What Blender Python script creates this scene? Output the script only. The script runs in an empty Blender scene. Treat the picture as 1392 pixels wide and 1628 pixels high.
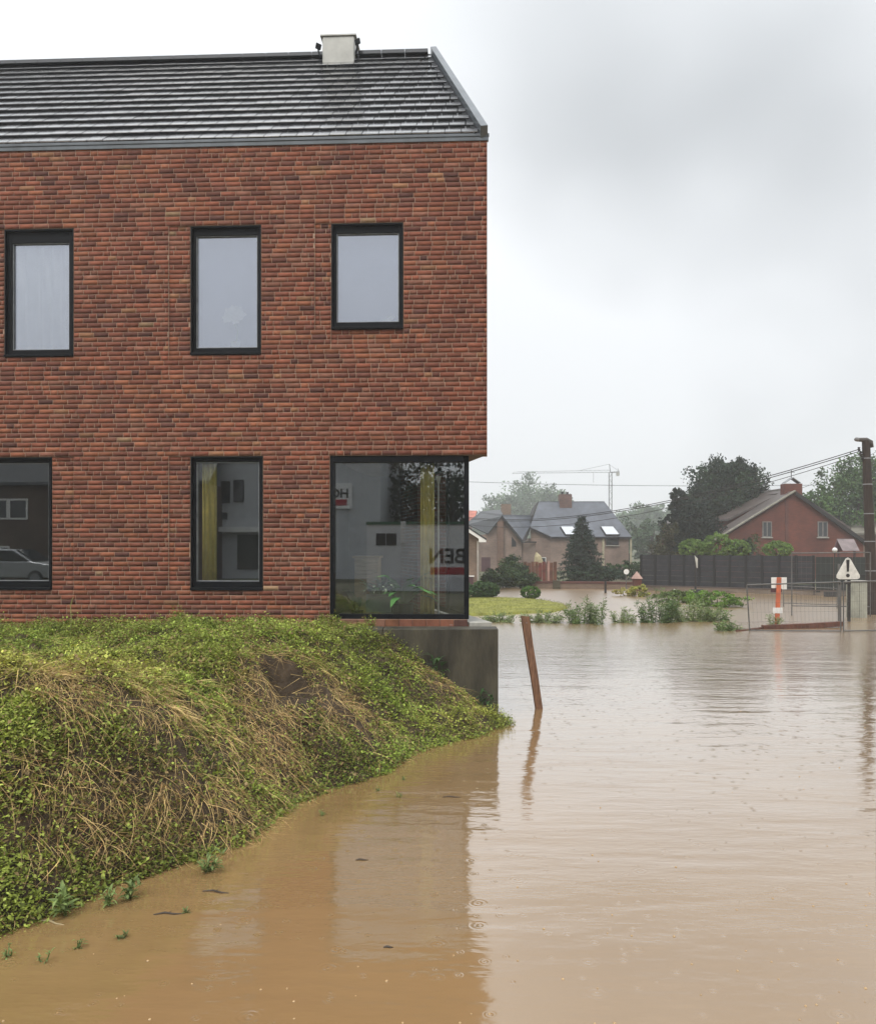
import bpy, bmesh, math, random
import numpy as np
from mathutils import Vector, Matrix

random.seed(7)
RNG = np.random.default_rng(7)
rad = math.radians
scene = bpy.context.scene
COL = scene.collection

# ------------------------------------------------------------------ camera
F, CX, HZ, EYE = 1395.0, 696.0, 868.0, 2.5      # focal length and horizon measured in photo pixels
cam_d = bpy.data.cameras.new('camera')
cam = bpy.data.objects.new('camera', cam_d)
COL.objects.link(cam)
cam.location = (0, 0, EYE)
cam.rotation_euler = (rad(90), 0, 0)
cam_d.sensor_fit = 'HORIZONTAL'
cam_d.sensor_width = 36
cam_d.lens = 36 * F / 1392
cam_d.shift_x = 0.0
cam_d.shift_y = (HZ - 814) / 1392
cam_d.clip_start = 0.1
cam_d.clip_end = 3000
scene.camera = cam

# ------------------------------------------------------------------ sky, sun, exposure
SUN_EL, SUN_AZ = rad(52), rad(205)
w = bpy.data.worlds.new('World')
scene.world = w
w.use_nodes = True
nt = w.node_tree
nt.nodes.clear()
N = nt.nodes.new
L = nt.links.new
out = N('ShaderNodeOutputWorld')
bg = N('ShaderNodeBackground')
bg.inputs['Strength'].default_value = 0.1
sky = N('ShaderNodeTexSky')
sky.sky_type = 'NISHITA'
sky.sun_disc = False
sky.sun_elevation = SUN_EL
sky.sun_rotation = SUN_AZ
sky.air_density = 1.0
sky.dust_density = 3.0
tc = N('ShaderNodeTexCoord')
sep = N('ShaderNodeSeparateXYZ')
L(tc.outputs['Generated'], sep.inputs[0])
zz = N('ShaderNodeMath'); zz.operation = 'MAXIMUM'; zz.inputs[1].default_value = 0.0
L(sep.outputs['Z'], zz.inputs[0])
za = N('ShaderNodeMath'); za.operation = 'ADD'; za.inputs[1].default_value = 0.75
L(zz.outputs[0], za.inputs[0])
dx = N('ShaderNodeMath'); dx.operation = 'DIVIDE'
dy = N('ShaderNodeMath'); dy.operation = 'DIVIDE'
L(sep.outputs['X'], dx.inputs[0]); L(za.outputs[0], dx.inputs[1])
L(sep.outputs['Y'], dy.inputs[0]); L(za.outputs[0], dy.inputs[1])
cmb = N('ShaderNodeCombineXYZ')
L(dx.outputs[0], cmb.inputs[0]); L(dy.outputs[0], cmb.inputs[1])
mp = N('ShaderNodeMapping')
mp.inputs['Location'].default_value = (6.765, 18.026, 2.4765)
L(cmb.outputs[0], mp.inputs['Vector'])
nz = N('ShaderNodeTexNoise')
nz.inputs['Scale'].default_value = 1.3
nz.inputs['Detail'].default_value = 4
nz.inputs['Roughness'].default_value = 0.42
L(mp.outputs[0], nz.inputs['Vector'])
cr = N('ShaderNodeValToRGB')
cr.color_ramp.elements[0].position = 0.34
cr.color_ramp.elements[0].color = (0.41, 0.432, 0.45, 1)
cr.color_ramp.elements[1].position = 0.525
cr.color_ramp.elements[1].color = (0.83, 0.852, 0.875, 1)
L(nz.outputs['Fac'], cr.inputs['Fac'])
# overcast luminance grows from horizon to zenith
el = N('ShaderNodeMath'); el.operation = 'MULTIPLY_ADD'
el.inputs[1].default_value = 9.5
el.inputs[2].default_value = 8.4
zq = N('ShaderNodeMath'); zq.operation = 'POWER'; zq.inputs[1].default_value = 2.0; L(zz.outputs[0], zq.inputs[0]); L(zq.outputs[0], el.inputs[0])
sc_ = N('ShaderNodeVectorMath'); sc_.operation = 'SCALE'
L(cr.outputs[0], sc_.inputs[0]); L(el.outputs[0], sc_.inputs['Scale'])
mx = N('ShaderNodeMix'); mx.data_type = 'RGBA'
mx.inputs['Factor'].default_value = 0.95
L(sky.outputs[0], mx.inputs['A']); L(sc_.outputs[0], mx.inputs['B'])
L(mx.outputs['Result'], bg.inputs['Color'])
L(bg.outputs[0], out.inputs['Surface'])

sun_d = bpy.data.lights.new('sun', 'SUN')
sun_d.energy = 1.5
sun_d.angle = rad(25)
sun_d.color = (1.0, 0.96, 0.9)
sun = bpy.data.objects.new('sun', sun_d)
COL.objects.link(sun)
sdir = Vector((math.sin(SUN_AZ) * math.cos(SUN_EL), math.cos(SUN_AZ) * math.cos(SUN_EL), math.sin(SUN_EL)))
sun.rotation_euler = sdir.to_track_quat('Z', 'Y').to_euler()
sun.location = (0, -10, 40)

vs = scene.view_settings
vs.view_transform = 'Standard'
vs.look = 'None'
vs.exposure = 0.45
vs.gamma = 1.0
scene.render.engine = 'CYCLES'
cy = scene.cycles
cy.use_denoising = True
cy.max_bounces = 8
cy.diffuse_bounces = 3
cy.glossy_bounces = 4
cy.transmission_bounces = 6
cy.transparent_max_bounces = 24
cy.volume_bounces = 2
cy.caustics_reflective = False
cy.caustics_refractive = False
cy.volume_step_rate = 4

# ------------------------------------------------------------------ helpers
def px2w(px, py, Y):
    """point seen at photo pixel (px, py) when it stands Y metres away"""
    return Vector(((px - CX) * Y / F, Y, EYE - (py - HZ) * Y / F))

def w2px(X, Y, Z):
    return CX + X * F / Y, HZ - (Z - EYE) * F / Y

def vnoise(x, y, seed=0):
    """smooth 2-D value noise in numpy, about 0..1"""
    x = np.asarray(x, float); y = np.asarray(y, float)
    xi = np.floor(x).astype(int); yi = np.floor(y).astype(int)
    fx = x - xi; fy = y - yi
    fx = fx * fx * (3 - 2 * fx); fy = fy * fy * (3 - 2 * fy)
    def h(a, b):
        n = (a * 374761393 + b * 668265263 + seed * 974711) & 0x7fffffff
        n = ((n ^ (n >> 13)) * 1274126177) & 0x7fffffff
        return ((n ^ (n >> 16)) & 0xffff) / 65535.0
    return (h(xi, yi) * (1 - fx) + h(xi + 1, yi) * fx) * (1 - fy) + (h(xi, yi + 1) * (1 - fx) + h(xi + 1, yi + 1) * fx) * fy

def fbm(x, y, seed=0, o=4):
    s = 0; a = 0.5
    for i in range(o):
        s = s + a * vnoise(np.asarray(x) * 2 ** i, np.asarray(y) * 2 ** i, seed + i)
        a *= 0.5
    return s

class Frame:
    """local frame: u along a wall, d outward from it, z up"""
    def __init__(s, o, ux, n):
        s.o = Vector((o[0], o[1], 0)); s.u = Vector((ux[0], ux[1], 0)); s.n = Vector((n[0], n[1], 0))
    def p(s, u, d, z):
        v = s.o + s.u * u + s.n * d
        return (v.x, v.y, z)

WORLD = Frame((0, 0), (1, 0), (0, 1))

class MB:
    def __init__(s):
        s.v = []; s.f = []; s.c = []; s.col = None
    def quad(s, a, b, c, d):
        i = len(s.v); s.v += [tuple(a), tuple(b), tuple(c), tuple(d)]; s.f.append((i, i + 1, i + 2, i + 3)); s.c += [s.col] * 4
    def poly(s, pts):
        i = len(s.v); s.v += [tuple(p) for p in pts]; s.f.append(tuple(range(i, i + len(pts)))); s.c += [s.col] * len(pts)
    def hexa(s, p):
        """8 corners: 0-3 bottom ring, 4-7 top ring"""
        i = len(s.v); s.v += [tuple(q) for q in p]; s.c += [s.col] * 8
        for f in ((3, 2, 1, 0), (4, 5, 6, 7), (0, 1, 5, 4), (1, 2, 6, 5), (2, 3, 7, 6), (3, 0, 4, 7)):
            s.f.append(tuple(i + k for k in f))
    def box(s, u0, u1, d0, d1, z0, z1, fr=None):
        fr = fr or WORLD
        s.hexa([fr.p(u0, d0, z0), fr.p(u1, d0, z0), fr.p(u1, d1, z0), fr.p(u0, d1, z0),
                fr.p(u0, d0, z1), fr.p(u1, d0, z1), fr.p(u1, d1, z1), fr.p(u0, d1, z1)])
    def slab(s, pts, vec):
        """polygon extruded along vec"""
        vec = Vector(vec); n = len(pts); i = len(s.v)
        s.v += [tuple(p) for p in pts] + [tuple(Vector(p) + vec) for p in pts]; s.c += [s.col] * (2 * n)
        s.f.append(tuple(range(i + n - 1, i - 1, -1))); s.f.append(tuple(range(i + n, i + 2 * n)))
        for k in range(n):
            s.f.append((i + k, i + (k + 1) % n, i + n + (k + 1) % n, i + n + k))
    def beam(s, a, b, wd, ht=None, up=(0, 0, 1)):
        a = Vector(a); b = Vector(b); ht = ht or wd
        t = (b - a).normalized(); up = Vector(up)
        if abs(t.dot(up)) > 0.95: up = Vector((0, 1, 0))
        r = t.cross(up).normalized(); q = r.cross(t).normalized()
        r *= wd / 2; q *= ht / 2
        s.hexa([a - r - q, a + r - q, b + r - q, b - r - q, a - r + q, a + r + q, b + r + q, b - r + q])
    def tube(s, pts, radii, n=6, cap=True):
        pts = [Vector(p) for p in pts]
        if not hasattr(radii, '__len__'): radii = [radii] * len(pts)
        i0 = len(s.v); prev = Vector((0.3, 0.2, 1))
        for k, p in enumerate(pts):
            t = (pts[min(k + 1, len(pts) - 1)] - pts[max(k - 1, 0)])
            t = t.normalized() if t.length > 1e-9 else Vector((0, 0, 1))
            a = t.cross(prev if abs(t.dot(prev.normalized())) < 0.9 else Vector((1, 0, 0))).normalized(); b = t.cross(a)
            for j in range(n):
                g = 2 * math.pi * j / n
                s.v.append(tuple(p + (a * math.cos(g) + b * math.sin(g)) * radii[k])); s.c.append(s.col)
        for k in range(len(pts) - 1):
            for j in range(n):
                a0 = i0 + k * n + j; a1 = i0 + k * n + (j + 1) % n
                s.f.append((a0, a1, a1 + n, a0 + n))
        if cap:
            s.f.append(tuple(range(i0 + n - 1, i0 - 1, -1))); e = i0 + (len(pts) - 1) * n
            s.f.append(tuple(range(e, e + n)))
    def ball(s, c, r, nu=12, nv=8, z0=-1.0):
        """ellipsoid; r is (rx, ry, rz)"""
        if not hasattr(r, '__len__'): r = (r, r, r)
        i0 = len(s.v)
        for k in range(nv + 1):
            ph = -math.pi / 2 + math.pi * k / nv
            for j in range(nu):
                th = 2 * math.pi * j / nu
                s.v.append((c[0] + r[0] * math.cos(ph) * math.cos(th), c[1] + r[1] * math.cos(ph) * math.sin(th), c[2] + r[2] * max(z0, math.sin(ph)))); s.c.append(s.col)
        for k in range(nv):
            for j in range(nu):
                a0 = i0 + k * nu + j; a1 = i0 + k * nu + (j + 1) % nu
                s.f.append((a0, a1, a1 + nu, a0 + nu))
    def arrays(s, v, f, c=None):
        """append numpy vertices, faces"""
        i = len(s.v); s.v += [tuple(q) for q in v]; s.f += [tuple(int(k) + i for k in q) for q in f]
        s.c += ([tuple(q) for q in c] if c is not None else [s.col] * len(v))
    def mesh(s, name, mat, smooth=False):
        me = bpy.data.meshes.new(name)
        me.from_pydata(s.v, [], s.f)
        if any(c is not None for c in s.c):
            at = me.attributes.new('col', 'FLOAT_COLOR', 'POINT')
            buf = np.ones((len(s.v), 4), np.float32)
            for k, c in enumerate(s.c):
                if c is not None: buf[k, :3] = c[:3]
            at.data.foreach_set('color', buf.ravel())
        if mat: me.materials.append(mat)
        if smooth: me.polygons.foreach_set('use_smooth', [True] * len(me.polygons))
        me.update()
        return me
    def build(s, name, mat, parent=None, smooth=False, bevel=0):
        return link(name, s.mesh(name, mat, smooth), parent, bevel)

def link(name, me, parent=None, bevel=0):
    o = bpy.data.objects.new(name, me)
    COL.objects.link(o)
    if parent is not None: attach(o, parent)
    if bevel:
        m = o.modifiers.new('bevel', 'BEVEL'); m.width = bevel; m.segments = 2; m.limit_method = 'ANGLE'
    return o

def attach(o, parent):
    o.parent = parent
    if parent.type == 'EMPTY':
        o.matrix_parent_inverse = Matrix.Translation(-Vector(parent.location))

def np_mesh(name, v, quads, mat, col=None, tris=None, smooth=False):
    """big mesh straight from numpy arrays"""
    me = bpy.data.meshes.new(name)
    nq = 0 if quads is None else len(quads); ntri = 0 if tris is None else len(tris)
    me.vertices.add(len(v)); me.vertices.foreach_set('co', np.asarray(v, np.float32).ravel())
    me.loops.add(nq * 4 + ntri * 3); me.polygons.add(nq + ntri)
    li = []; st = []
    if nq: li.append(np.asarray(quads, np.int32).ravel()); st.append(np.arange(nq) * 4)
    if ntri: li.append(np.asarray(tris, np.int32).ravel()); st.append(nq * 4 + np.arange(ntri) * 3)
    me.loops.foreach_set('vertex_index', np.concatenate(li)); me.polygons.foreach_set('loop_start', np.concatenate(st).astype(np.int32))
    if smooth: me.polygons.foreach_set('use_smooth', np.ones(nq + ntri, bool))
    me.update(calc_edges=True)
    if col is not None:
        at = me.attributes.new('col', 'FLOAT_COLOR', 'POINT')
        buf = np.ones((len(v), 4), np.float32); buf[:, :3] = col
        at.data.foreach_set('color', buf.ravel())
    me.materials.append(mat)
    return me

def thing(name, loc, label, cat, group=None):
    o = bpy.data.objects.new(name, None)
    COL.objects.link(o); o.location = loc; o.empty_display_size = 0.2
    return tag(o, label, cat, group)

def tag(o, label=None, cat=None, group=None, kind=None):
    if label: o['label'] = label
    if cat: o['category'] = cat
    if group: o['group'] = group
    if kind: o['kind'] = kind
    return o

# ------------------------------------------------------------------ materials
MATS = {}
def mat(name, color=(0.5, 0.5, 0.5), rough=0.7, var=0.12, scale=3.0, bump=0.0, bscale=40.0, spec=0.4, metal=0.0, attr=False, detail=6, dark=None, stretch=None):
    """principled surface whose colour wanders with two octaves of noise"""
    if name in MATS: return MATS[name]
    m = bpy.data.materials.new(name); m.use_nodes = True
    t = m.node_tree; n = t.nodes; b = n['Principled BSDF']
    b.inputs['Roughness'].default_value = rough
    b.inputs['Metallic'].default_value = metal
    b.inputs['Specular IOR Level'].default_value = spec
    geo = n.new('ShaderNodeNewGeometry')
    vec = geo.outputs['Position']
    if stretch:
        ma = n.new('ShaderNodeMapping'); ma.inputs['Scale'].default_value = stretch
        t.links.new(vec, ma.inputs['Vector']); vec = ma.outputs[0]
    nz = n.new('ShaderNodeTexNoise'); nz.inputs['Scale'].default_value = scale; nz.inputs['Detail'].default_value = detail; nz.inputs['Roughness'].default_value = 0.6
    t.links.new(vec, nz.inputs['Vector'])
    ma2 = n.new('ShaderNodeMapRange'); ma2.inputs['From Min'].default_value = 0.3; ma2.inputs['From Max'].default_value = 0.7
    ma2.inputs['To Min'].default_value = 1 - 2 * var; ma2.inputs['To Max'].default_value = 1 + 2 * var
    t.links.new(nz.outputs['Fac'], ma2.inputs['Value'])
    sc = n.new('ShaderNodeVectorMath'); sc.operation = 'SCALE'
    if attr:
        a = n.new('ShaderNodeAttribute'); a.attribute_name = 'col'; t.links.new(a.outputs['Color'], sc.inputs[0])
    else:
        sc.inputs[0].default_value = color
    t.links.new(ma2.outputs[0], sc.inputs['Scale'])
    col_out = sc.outputs[0]
    if dark:   # patches of a second colour (stains, moss)
        nz2 = n.new('ShaderNodeTexNoise'); nz2.inputs['Scale'].default_value = dark[1]; nz2.inputs['Detail'].default_value = 8
        t.links.new(geo.outputs['Position'], nz2.inputs['Vector'])
        rp = n.new('ShaderNodeMapRange'); rp.inputs['From Min'].default_value = dark[2]; rp.inputs['From Max'].default_value = dark[2] + 0.15
        t.links.new(nz2.outputs['Fac'], rp.inputs['Value'])
        mi = n.new('ShaderNodeMix'); mi.data_type = 'RGBA'; mi.inputs['B'].default_value = (*dark[0], 1)
        t.links.new(rp.outputs[0], mi.inputs['Factor']); t.links.new(col_out, mi.inputs['A']); col_out = mi.outputs['Result']
    t.links.new(col_out, b.inputs['Base Color'])
    if bump:
        nb = n.new('ShaderNodeTexNoise'); nb.inputs['Scale'].default_value = bscale; nb.inputs['Detail'].default_value = 4
        t.links.new(vec, nb.inputs['Vector'])
        bp = n.new('ShaderNodeBump'); bp.inputs['Strength'].default_value = bump; bp.inputs['Distance'].default_value = 0.02
        t.links.new(nb.outputs['Fac'], bp.inputs['Height']); t.links.new(bp.outputs[0], b.inputs['Normal'])
    MATS[name] = m
    return m

def leaf_mat(name, attr=True, color=None, trans=0.25, rough=0.55, spec=0.3):
    if name in MATS: return MATS[name]
    m = bpy.data.materials.new(name); m.use_nodes = True
    t = m.node_tree; n = t.nodes; b = n['Principled BSDF']
    b.inputs['Roughness'].default_value = rough; b.inputs['Specular IOR Level'].default_value = spec
    a = n.new('ShaderNodeAttribute'); a.attribute_name = 'col'
    t.links.new(a.outputs['Color'], b.inputs['Base Color'])
    tr = n.new('ShaderNodeBsdfTranslucent'); t.links.new(a.outputs['Color'], tr.inputs['Color'])
    mi = n.new('ShaderNodeMixShader'); mi.inputs[0].default_value = trans
    t.links.new(b.outputs[0], mi.inputs[1]); t.links.new(tr.outputs[0], mi.inputs[2])
    t.links.new(mi.outputs[0], n['Material Output'].inputs['Surface'])
    MATS[name] = m
    return m

def glass_mat(name, refl=0.1, tint=(0.95, 0.97, 0.96), rough=0.0, ior=1.5, rcol=(0.95, 0.97, 1.0)):
    if name in MATS: return MATS[name]
    m = bpy.data.materials.new(name); m.use_nodes = True
    t = m.node_tree; n = t.nodes; n.remove(n['Principled BSDF'])
    tr = n.new('ShaderNodeBsdfTransparent'); tr.inputs['Color'].default_value = (*tint, 1)
    gl = n.new('ShaderNodeBsdfGlossy'); gl.inputs['Roughness'].default_value = rough; gl.inputs['Color'].default_value = (*rcol, 1)
    fr = n.new('ShaderNodeFresnel'); fr.inputs['IOR'].default_value = ior
    ad = n.new('ShaderNodeMath'); ad.operation = 'ADD'; ad.use_clamp = True; ad.inputs[1].default_value = refl
    t.links.new(fr.outputs[0], ad.inputs[0])
    mi = n.new('ShaderNodeMixShader')
    t.links.new(ad.outputs[0], mi.inputs[0]); t.links.new(tr.outputs[0], mi.inputs[1]); t.links.new(gl.outputs[0], mi.inputs[2])
    t.links.new(mi.outputs[0], n['Material Output'].inputs['Surface'])
    MATS[name] = m
    return m

def brick_mat(name, c1, c2, mortar, fr_u=(1, 0, 0), rough=0.85, s=1.0):
    """fine brickwork too far away to tell the bricks apart"""
    if name in MATS: return MATS[name]
    m = bpy.data.materials.new(name); m.use_nodes = True
    t = m.node_tree; n = t.nodes; b = n['Principled BSDF']; b.inputs['Roughness'].default_value = rough
    geo = n.new('ShaderNodeNewGeometry'); sp = n.new('ShaderNodeSeparateXYZ'); t.links.new(geo.outputs['Position'], sp.inputs[0])
    ad = n.new('ShaderNodeMath'); ad.operation = 'ADD'; t.links.new(sp.outputs['X'], ad.inputs[0]); t.links.new(sp.outputs['Y'], ad.inputs[1])
    cb = n.new('ShaderNodeCombineXYZ'); t.links.new(ad.outputs[0], cb.inputs[0]); t.links.new(sp.outputs['Z'], cb.inputs[1])
    br = n.new('ShaderNodeTexBrick'); br.inputs['Scale'].default_value = 1.0 * s
    br.inputs['Brick Width'].default_value = 0.21; br.inputs['Row Height'].default_value = 0.065; br.inputs['Mortar Size'].default_value = 0.006
    br.inputs['Color1'].default_value = (*c1, 1); br.inputs['Color2'].default_value = (*c2, 1); br.inputs['Mortar'].default_value = (*mortar, 1)
    t.links.new(cb.outputs[0], br.inputs['Vector'])
    nz = n.new('ShaderNodeTexNoise'); nz.inputs['Scale'].default_value = 0.7; nz.inputs['Detail'].default_value = 8; t.links.new(geo.outputs['Position'], nz.inputs['Vector'])
    mr = n.new('ShaderNodeMapRange'); mr.inputs['From Min'].default_value = 0.3; mr.inputs['From Max'].default_value = 0.7; mr.inputs['To Min'].default_value = 0.7; mr.inputs['To Max'].default_value = 1.25
    t.links.new(nz.outputs['Fac'], mr.inputs['Value'])
    scn = n.new('ShaderNodeVectorMath'); scn.operation = 'SCALE'; t.links.new(br.outputs['Color'], scn.inputs[0]); t.links.new(mr.outputs[0], scn.inputs['Scale'])
    t.links.new(scn.outputs[0], b.inputs['Base Color'])
    MATS[name] = m
    return m

M_brick = mat('brick_clay', attr=True, rough=0.8, var=0.10, scale=9.0, bump=0.2, bscale=130, spec=0.25)
M_mortar = mat('mortar', (0.36, 0.245, 0.18), 0.95, 0.15, 6.0)
M_black = mat('black_aluminium', (0.004, 0.005, 0.007), 0.5, 0.1, 5, spec=0.15)
M_frame_in = mat('dark_rubber', (0.008, 0.008, 0.009), 0.6, 0.1, 5)
M_tile = mat('slate_tile', (0.013, 0.014, 0.018), 0.2, 0.2, 2.5, bump=0.04, bscale=40, spec=1.0)
_b = M_tile.node_tree.nodes['Principled BSDF']; _b.inputs['Coat Weight'].default_value = 0.7; _b.inputs['Coat Roughness'].default_value = 0.2; _b.inputs['Coat IOR'].default_value = 1.5
M_zinc = mat('anthracite_zinc', (0.10, 0.115, 0.13), 0.35, 0.15, 3, spec=0.6)
M_chim = mat('chimney_metal', (0.50, 0.49, 0.45), 0.45, 0.08, 3)
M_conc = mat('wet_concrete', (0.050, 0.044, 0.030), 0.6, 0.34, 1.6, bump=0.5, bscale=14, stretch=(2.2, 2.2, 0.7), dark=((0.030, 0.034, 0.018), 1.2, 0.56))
M_concl = mat('pale_concrete', (0.36, 0.35, 0.31), 0.75, 0.15, 5, bump=0.2, bscale=70)
M_plaster = mat('plaster', (0.42, 0.41, 0.40), 0.9, 0.05, 2)
M_floor = mat('interior_floor', (0.25, 0.22, 0.18), 0.5, 0.1, 2)
M_white = mat('white_paint', (0.76, 0.76, 0.74), 0.45, 0.05, 3)
M_cloth = mat('white_cloth', (0.82, 0.83, 0.84), 0.9, 0.03, 4)
M_blind = mat('pale_blind', (0.36, 0.39, 0.52), 0.9, 0.04, 2)
M_yellow = mat('yellow_cloth', (0.80, 0.67, 0.20), 0.9, 0.08, 6)
M_glass = glass_mat('window_glass', 0.10)
M_glass_up = glass_mat('coated_window_glass', 0.21, ior=1.55, rcol=(0.86, 0.89, 1.0))
M_leaf = leaf_mat('leaf')
M_leafd = leaf_mat('tree_leaf', trans=0.12, rough=0.7)
M_straw = leaf_mat('straw', trans=0.1, rough=0.8)
M_soil = mat('wet_soil', (0.055, 0.037, 0.021), 0.85, 0.3, 4, bump=0.8, bscale=25)
M_bark = mat('bark', (0.06, 0.045, 0.035), 0.9, 0.25, 6, bump=0.5)
M_wood = mat('weathered_wood', (0.165, 0.085, 0.048), 0.75, 0.3, 9, bump=0.4, bscale=30, stretch=(6, 6, 0.6))
M_pot = mat('dark_pot', (0.02, 0.02, 0.022), 0.5, 0.1, 5)
M_galv = mat('galvanised_steel', (0.26, 0.27, 0.28), 0.45, 0.15, 6, metal=0.3)
# ================================================================== SETTING
# ---- ground: one sheet to the horizon, sunk under the flood, raised where the photographer stands and behind the fence
def ground_h(x, y):
    h = np.full(np.broadcast(x, y).shape, -0.62)
    road = np.clip((3.4 - y) / 1.6, 0, 1); road = road * road * (3 - 2 * road)
    h = h + road * 1.52
    far = np.clip((y - 50.0) / 5.0, 0, 1)
    h = h + far * 0.78
    hill = np.clip((y - 120) / 300, 0, 1)
    return h + hill * 3.0
gx = np.concatenate([[-420, -300, -200, -120], np.arange(-80, 81, 4.0), [120, 200, 300, 420]])
gy = np.concatenate([[-120, -60, -30, -15], np.arange(-8, 6, 0.5), np.arange(6, 80, 2.0), [90, 100, 120, 160, 220, 300, 420, 560]])
GX, GY = np.meshgrid(gx, gy)
GZ = ground_h(GX, GY)
def grid_mesh(name, X, Y, Z, m, col=None, smooth=True):
    ny, nx = X.shape
    idx = np.arange(nx * ny).reshape(ny, nx)
    q = np.stack([idx[:-1, :-1], idx[:-1, 1:], idx[1:, 1:], idx[1:, :-1]], -1).reshape(-1, 4)
    return np_mesh(name, np.stack([X, Y, Z], -1).reshape(-1, 3), q, m, col, smooth=smooth)
M_ground = mat('muddy_ground', (0.085, 0.08, 0.045), 0.9, 0.3, 0.6, bump=0.4, bscale=8, dark=((0.05, 0.085, 0.02), 0.25, 0.5))
tag(link('ground', grid_mesh('ground', GX, GY, GZ, M_ground)), kind='structure')

# ---- flood water
def water_material():
    m = bpy.data.materials.new('muddy_flood_water'); m.use_nodes = True
    t = m.node_tree; n = t.nodes; k = t.links.new; b = n['Principled BSDF']
    b.inputs['Roughness'].default_value = 0.04
    b.inputs['IOR'].default_value = 1.6
    b.inputs['Coat Weight'].default_value = 1.0; b.inputs['Coat Roughness'].default_value = 0.05; b.inputs['Coat IOR'].default_value = 1.75
    geo = n.new('ShaderNodeNewGeometry'); P = geo.outputs['Position']
    nz = n.new('ShaderNodeTexNoise'); nz.inputs['Scale'].default_value = 0.35; nz.inputs['Detail'].default_value = 6; k(P, nz.inputs['Vector'])
    cr = n.new('ShaderNodeValToRGB')
    cr.color_ramp.elements[0].position = 0.3; cr.color_ramp.elements[0].color = (0.248, 0.152, 0.064, 1)
    cr.color_ramp.elements[1].position = 0.7; cr.color_ramp.elements[1].color = (0.288, 0.182, 0.082, 1)
    k(nz.outputs['Fac'], cr.inputs['Fac']); k(cr.outputs[0], b.inputs['Base Color'])
    def noise(scale, sx, sy, rot, detail, rough=0.5, dist=0.0):
        ma = n.new('ShaderNodeMapping'); ma.inputs['Scale'].default_value = (sx, sy, 1); ma.inputs['Rotation'].default_value = (0, 0, rot); k(P, ma.inputs['Vector'])
        z = n.new('ShaderNodeTexNoise'); z.inputs['Scale'].default_value = scale; z.inputs['Detail'].default_value = detail; z.inputs['Roughness'].default_value = rough; z.inputs['Distortion'].default_value = dist
        k(ma.outputs[0], z.inputs['Vector']); return z.outputs['Fac']
    def mul(a, v):
        q = n.new('ShaderNodeMath'); q.operation = 'MULTIPLY'; k(a, q.inputs[0])
        if isinstance(v, float): q.inputs[1].default_value = v
        else: k(v, q.inputs[1])
        return q.outputs[0]
    def add(a, c):
        q = n.new('ShaderNodeMath'); q.operation = 'ADD'; k(a, q.inputs[0]); k(c, q.inputs[1]); return q.outputs[0]
    h = mul(noise(1.0, 0.45, 1.5, 0.22, 2, 0.5, 0.4), 0.030)          # long swell drifting across
    h = add(h, mul(noise(2.6, 0.8, 2.2, 0.18, 3, 0.5), 0.010)); h = add(h, mul(noise(11.0, 0.8, 1.8, 0.1, 2, 0.5), 0.0016))         # ripples
    # the open channel beyond the building is stirred by wind and rain
    sy_ = n.new('ShaderNodeSeparateXYZ'); k(P, sy_.inputs[0])
    op = n.new('ShaderNodeMapRange'); op.interpolation_type = 'SMOOTHSTEP'; op.inputs['From Min'].default_value = 11.0; op.inputs['From Max'].default_value = 24.0; k(sy_.outputs['Y'], op.inputs['Value'])
    h = add(h, mul(mul(noise(5.0, 0.8, 1.7, 0.15, 3, 0.6), 0.026), op.outputs[0]))
    rr_ = n.new('ShaderNodeMapRange'); rr_.interpolation_type = 'SMOOTHSTEP'; rr_.inputs['From Min'].default_value = 11.0; rr_.inputs['From Max'].default_value = 34.0; rr_.inputs['To Min'].default_value = 0.085; rr_.inputs['To Max'].default_value = 0.30
    k(sy_.outputs['Y'], rr_.inputs['Value']); k(rr_.outputs[0], b.inputs['Roughness']); k(rr_.outputs[0], b.inputs['Coat Roughness'])
    # gusts: patches where fine ripples are stronger
    g = n.new('ShaderNodeMapRange'); g.inputs['From Min'].default_value = 0.42; g.inputs['From Max'].default_value = 0.65
    k(noise(0.22, 1, 1, 0.4, 3), g.inputs['Value'])
    h = add(h, mul(mul(noise(16, 1.0, 1.6, 0.1, 2), 0.0022), g.outputs[0]))
    # rings and dimples of rain drops
    def rings(scale, keep, freq, amp):
        v = n.new('ShaderNodeTexVoronoi'); v.voronoi_dimensions = '2D'; v.inputs['Scale'].default_value = scale; k(P, v.inputs['Vector'])
        s = n.new('ShaderNodeSeparateColor'); k(v.outputs['Color'], s.inputs[0])
        gt = n.new('ShaderNodeMath'); gt.operation = 'GREATER_THAN'; gt.inputs[1].default_value = keep; k(s.outputs[0], gt.inputs[0])
        rg = n.new('ShaderNodeMapRange'); rg.inputs['To Min'].default_value = 0.10; rg.inputs['To Max'].default_value = 0.34; k(s.outputs[1], rg.inputs['Value'])
        mk = n.new('ShaderNodeMath'); mk.operation = 'LESS_THAN'; k(v.outputs['Distance'], mk.inputs[0]); k(rg.outputs[0], mk.inputs[1])
        sn = n.new('ShaderNodeMath'); sn.operation = 'COSINE'; k(mul(v.outputs['Distance'], freq), sn.inputs[0])
        fall = n.new('ShaderNodeMapRange'); fall.inputs['From Max'].default_value = 0.36; fall.inputs['To Min'].default_value = 1.0; fall.inputs['To Max'].default_value = 0.0; k(v.outputs['Distance'], fall.inputs['Value'])
        return mul(mul(mul(sn.outputs[0], fall.outputs[0]), mul(mk.outputs[0], gt.outputs[0])), amp)
    h = add(h, rings(3.2, 0.78, 55.0, 0.0011))
    h = add(h, rings(7.0, 0.78, 40.0, 0.0011))
    bp = n.new('ShaderNodeBump'); bp.inputs['Strength'].default_value = 1.0; bp.inputs['Distance'].default_value = 0.55
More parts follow.
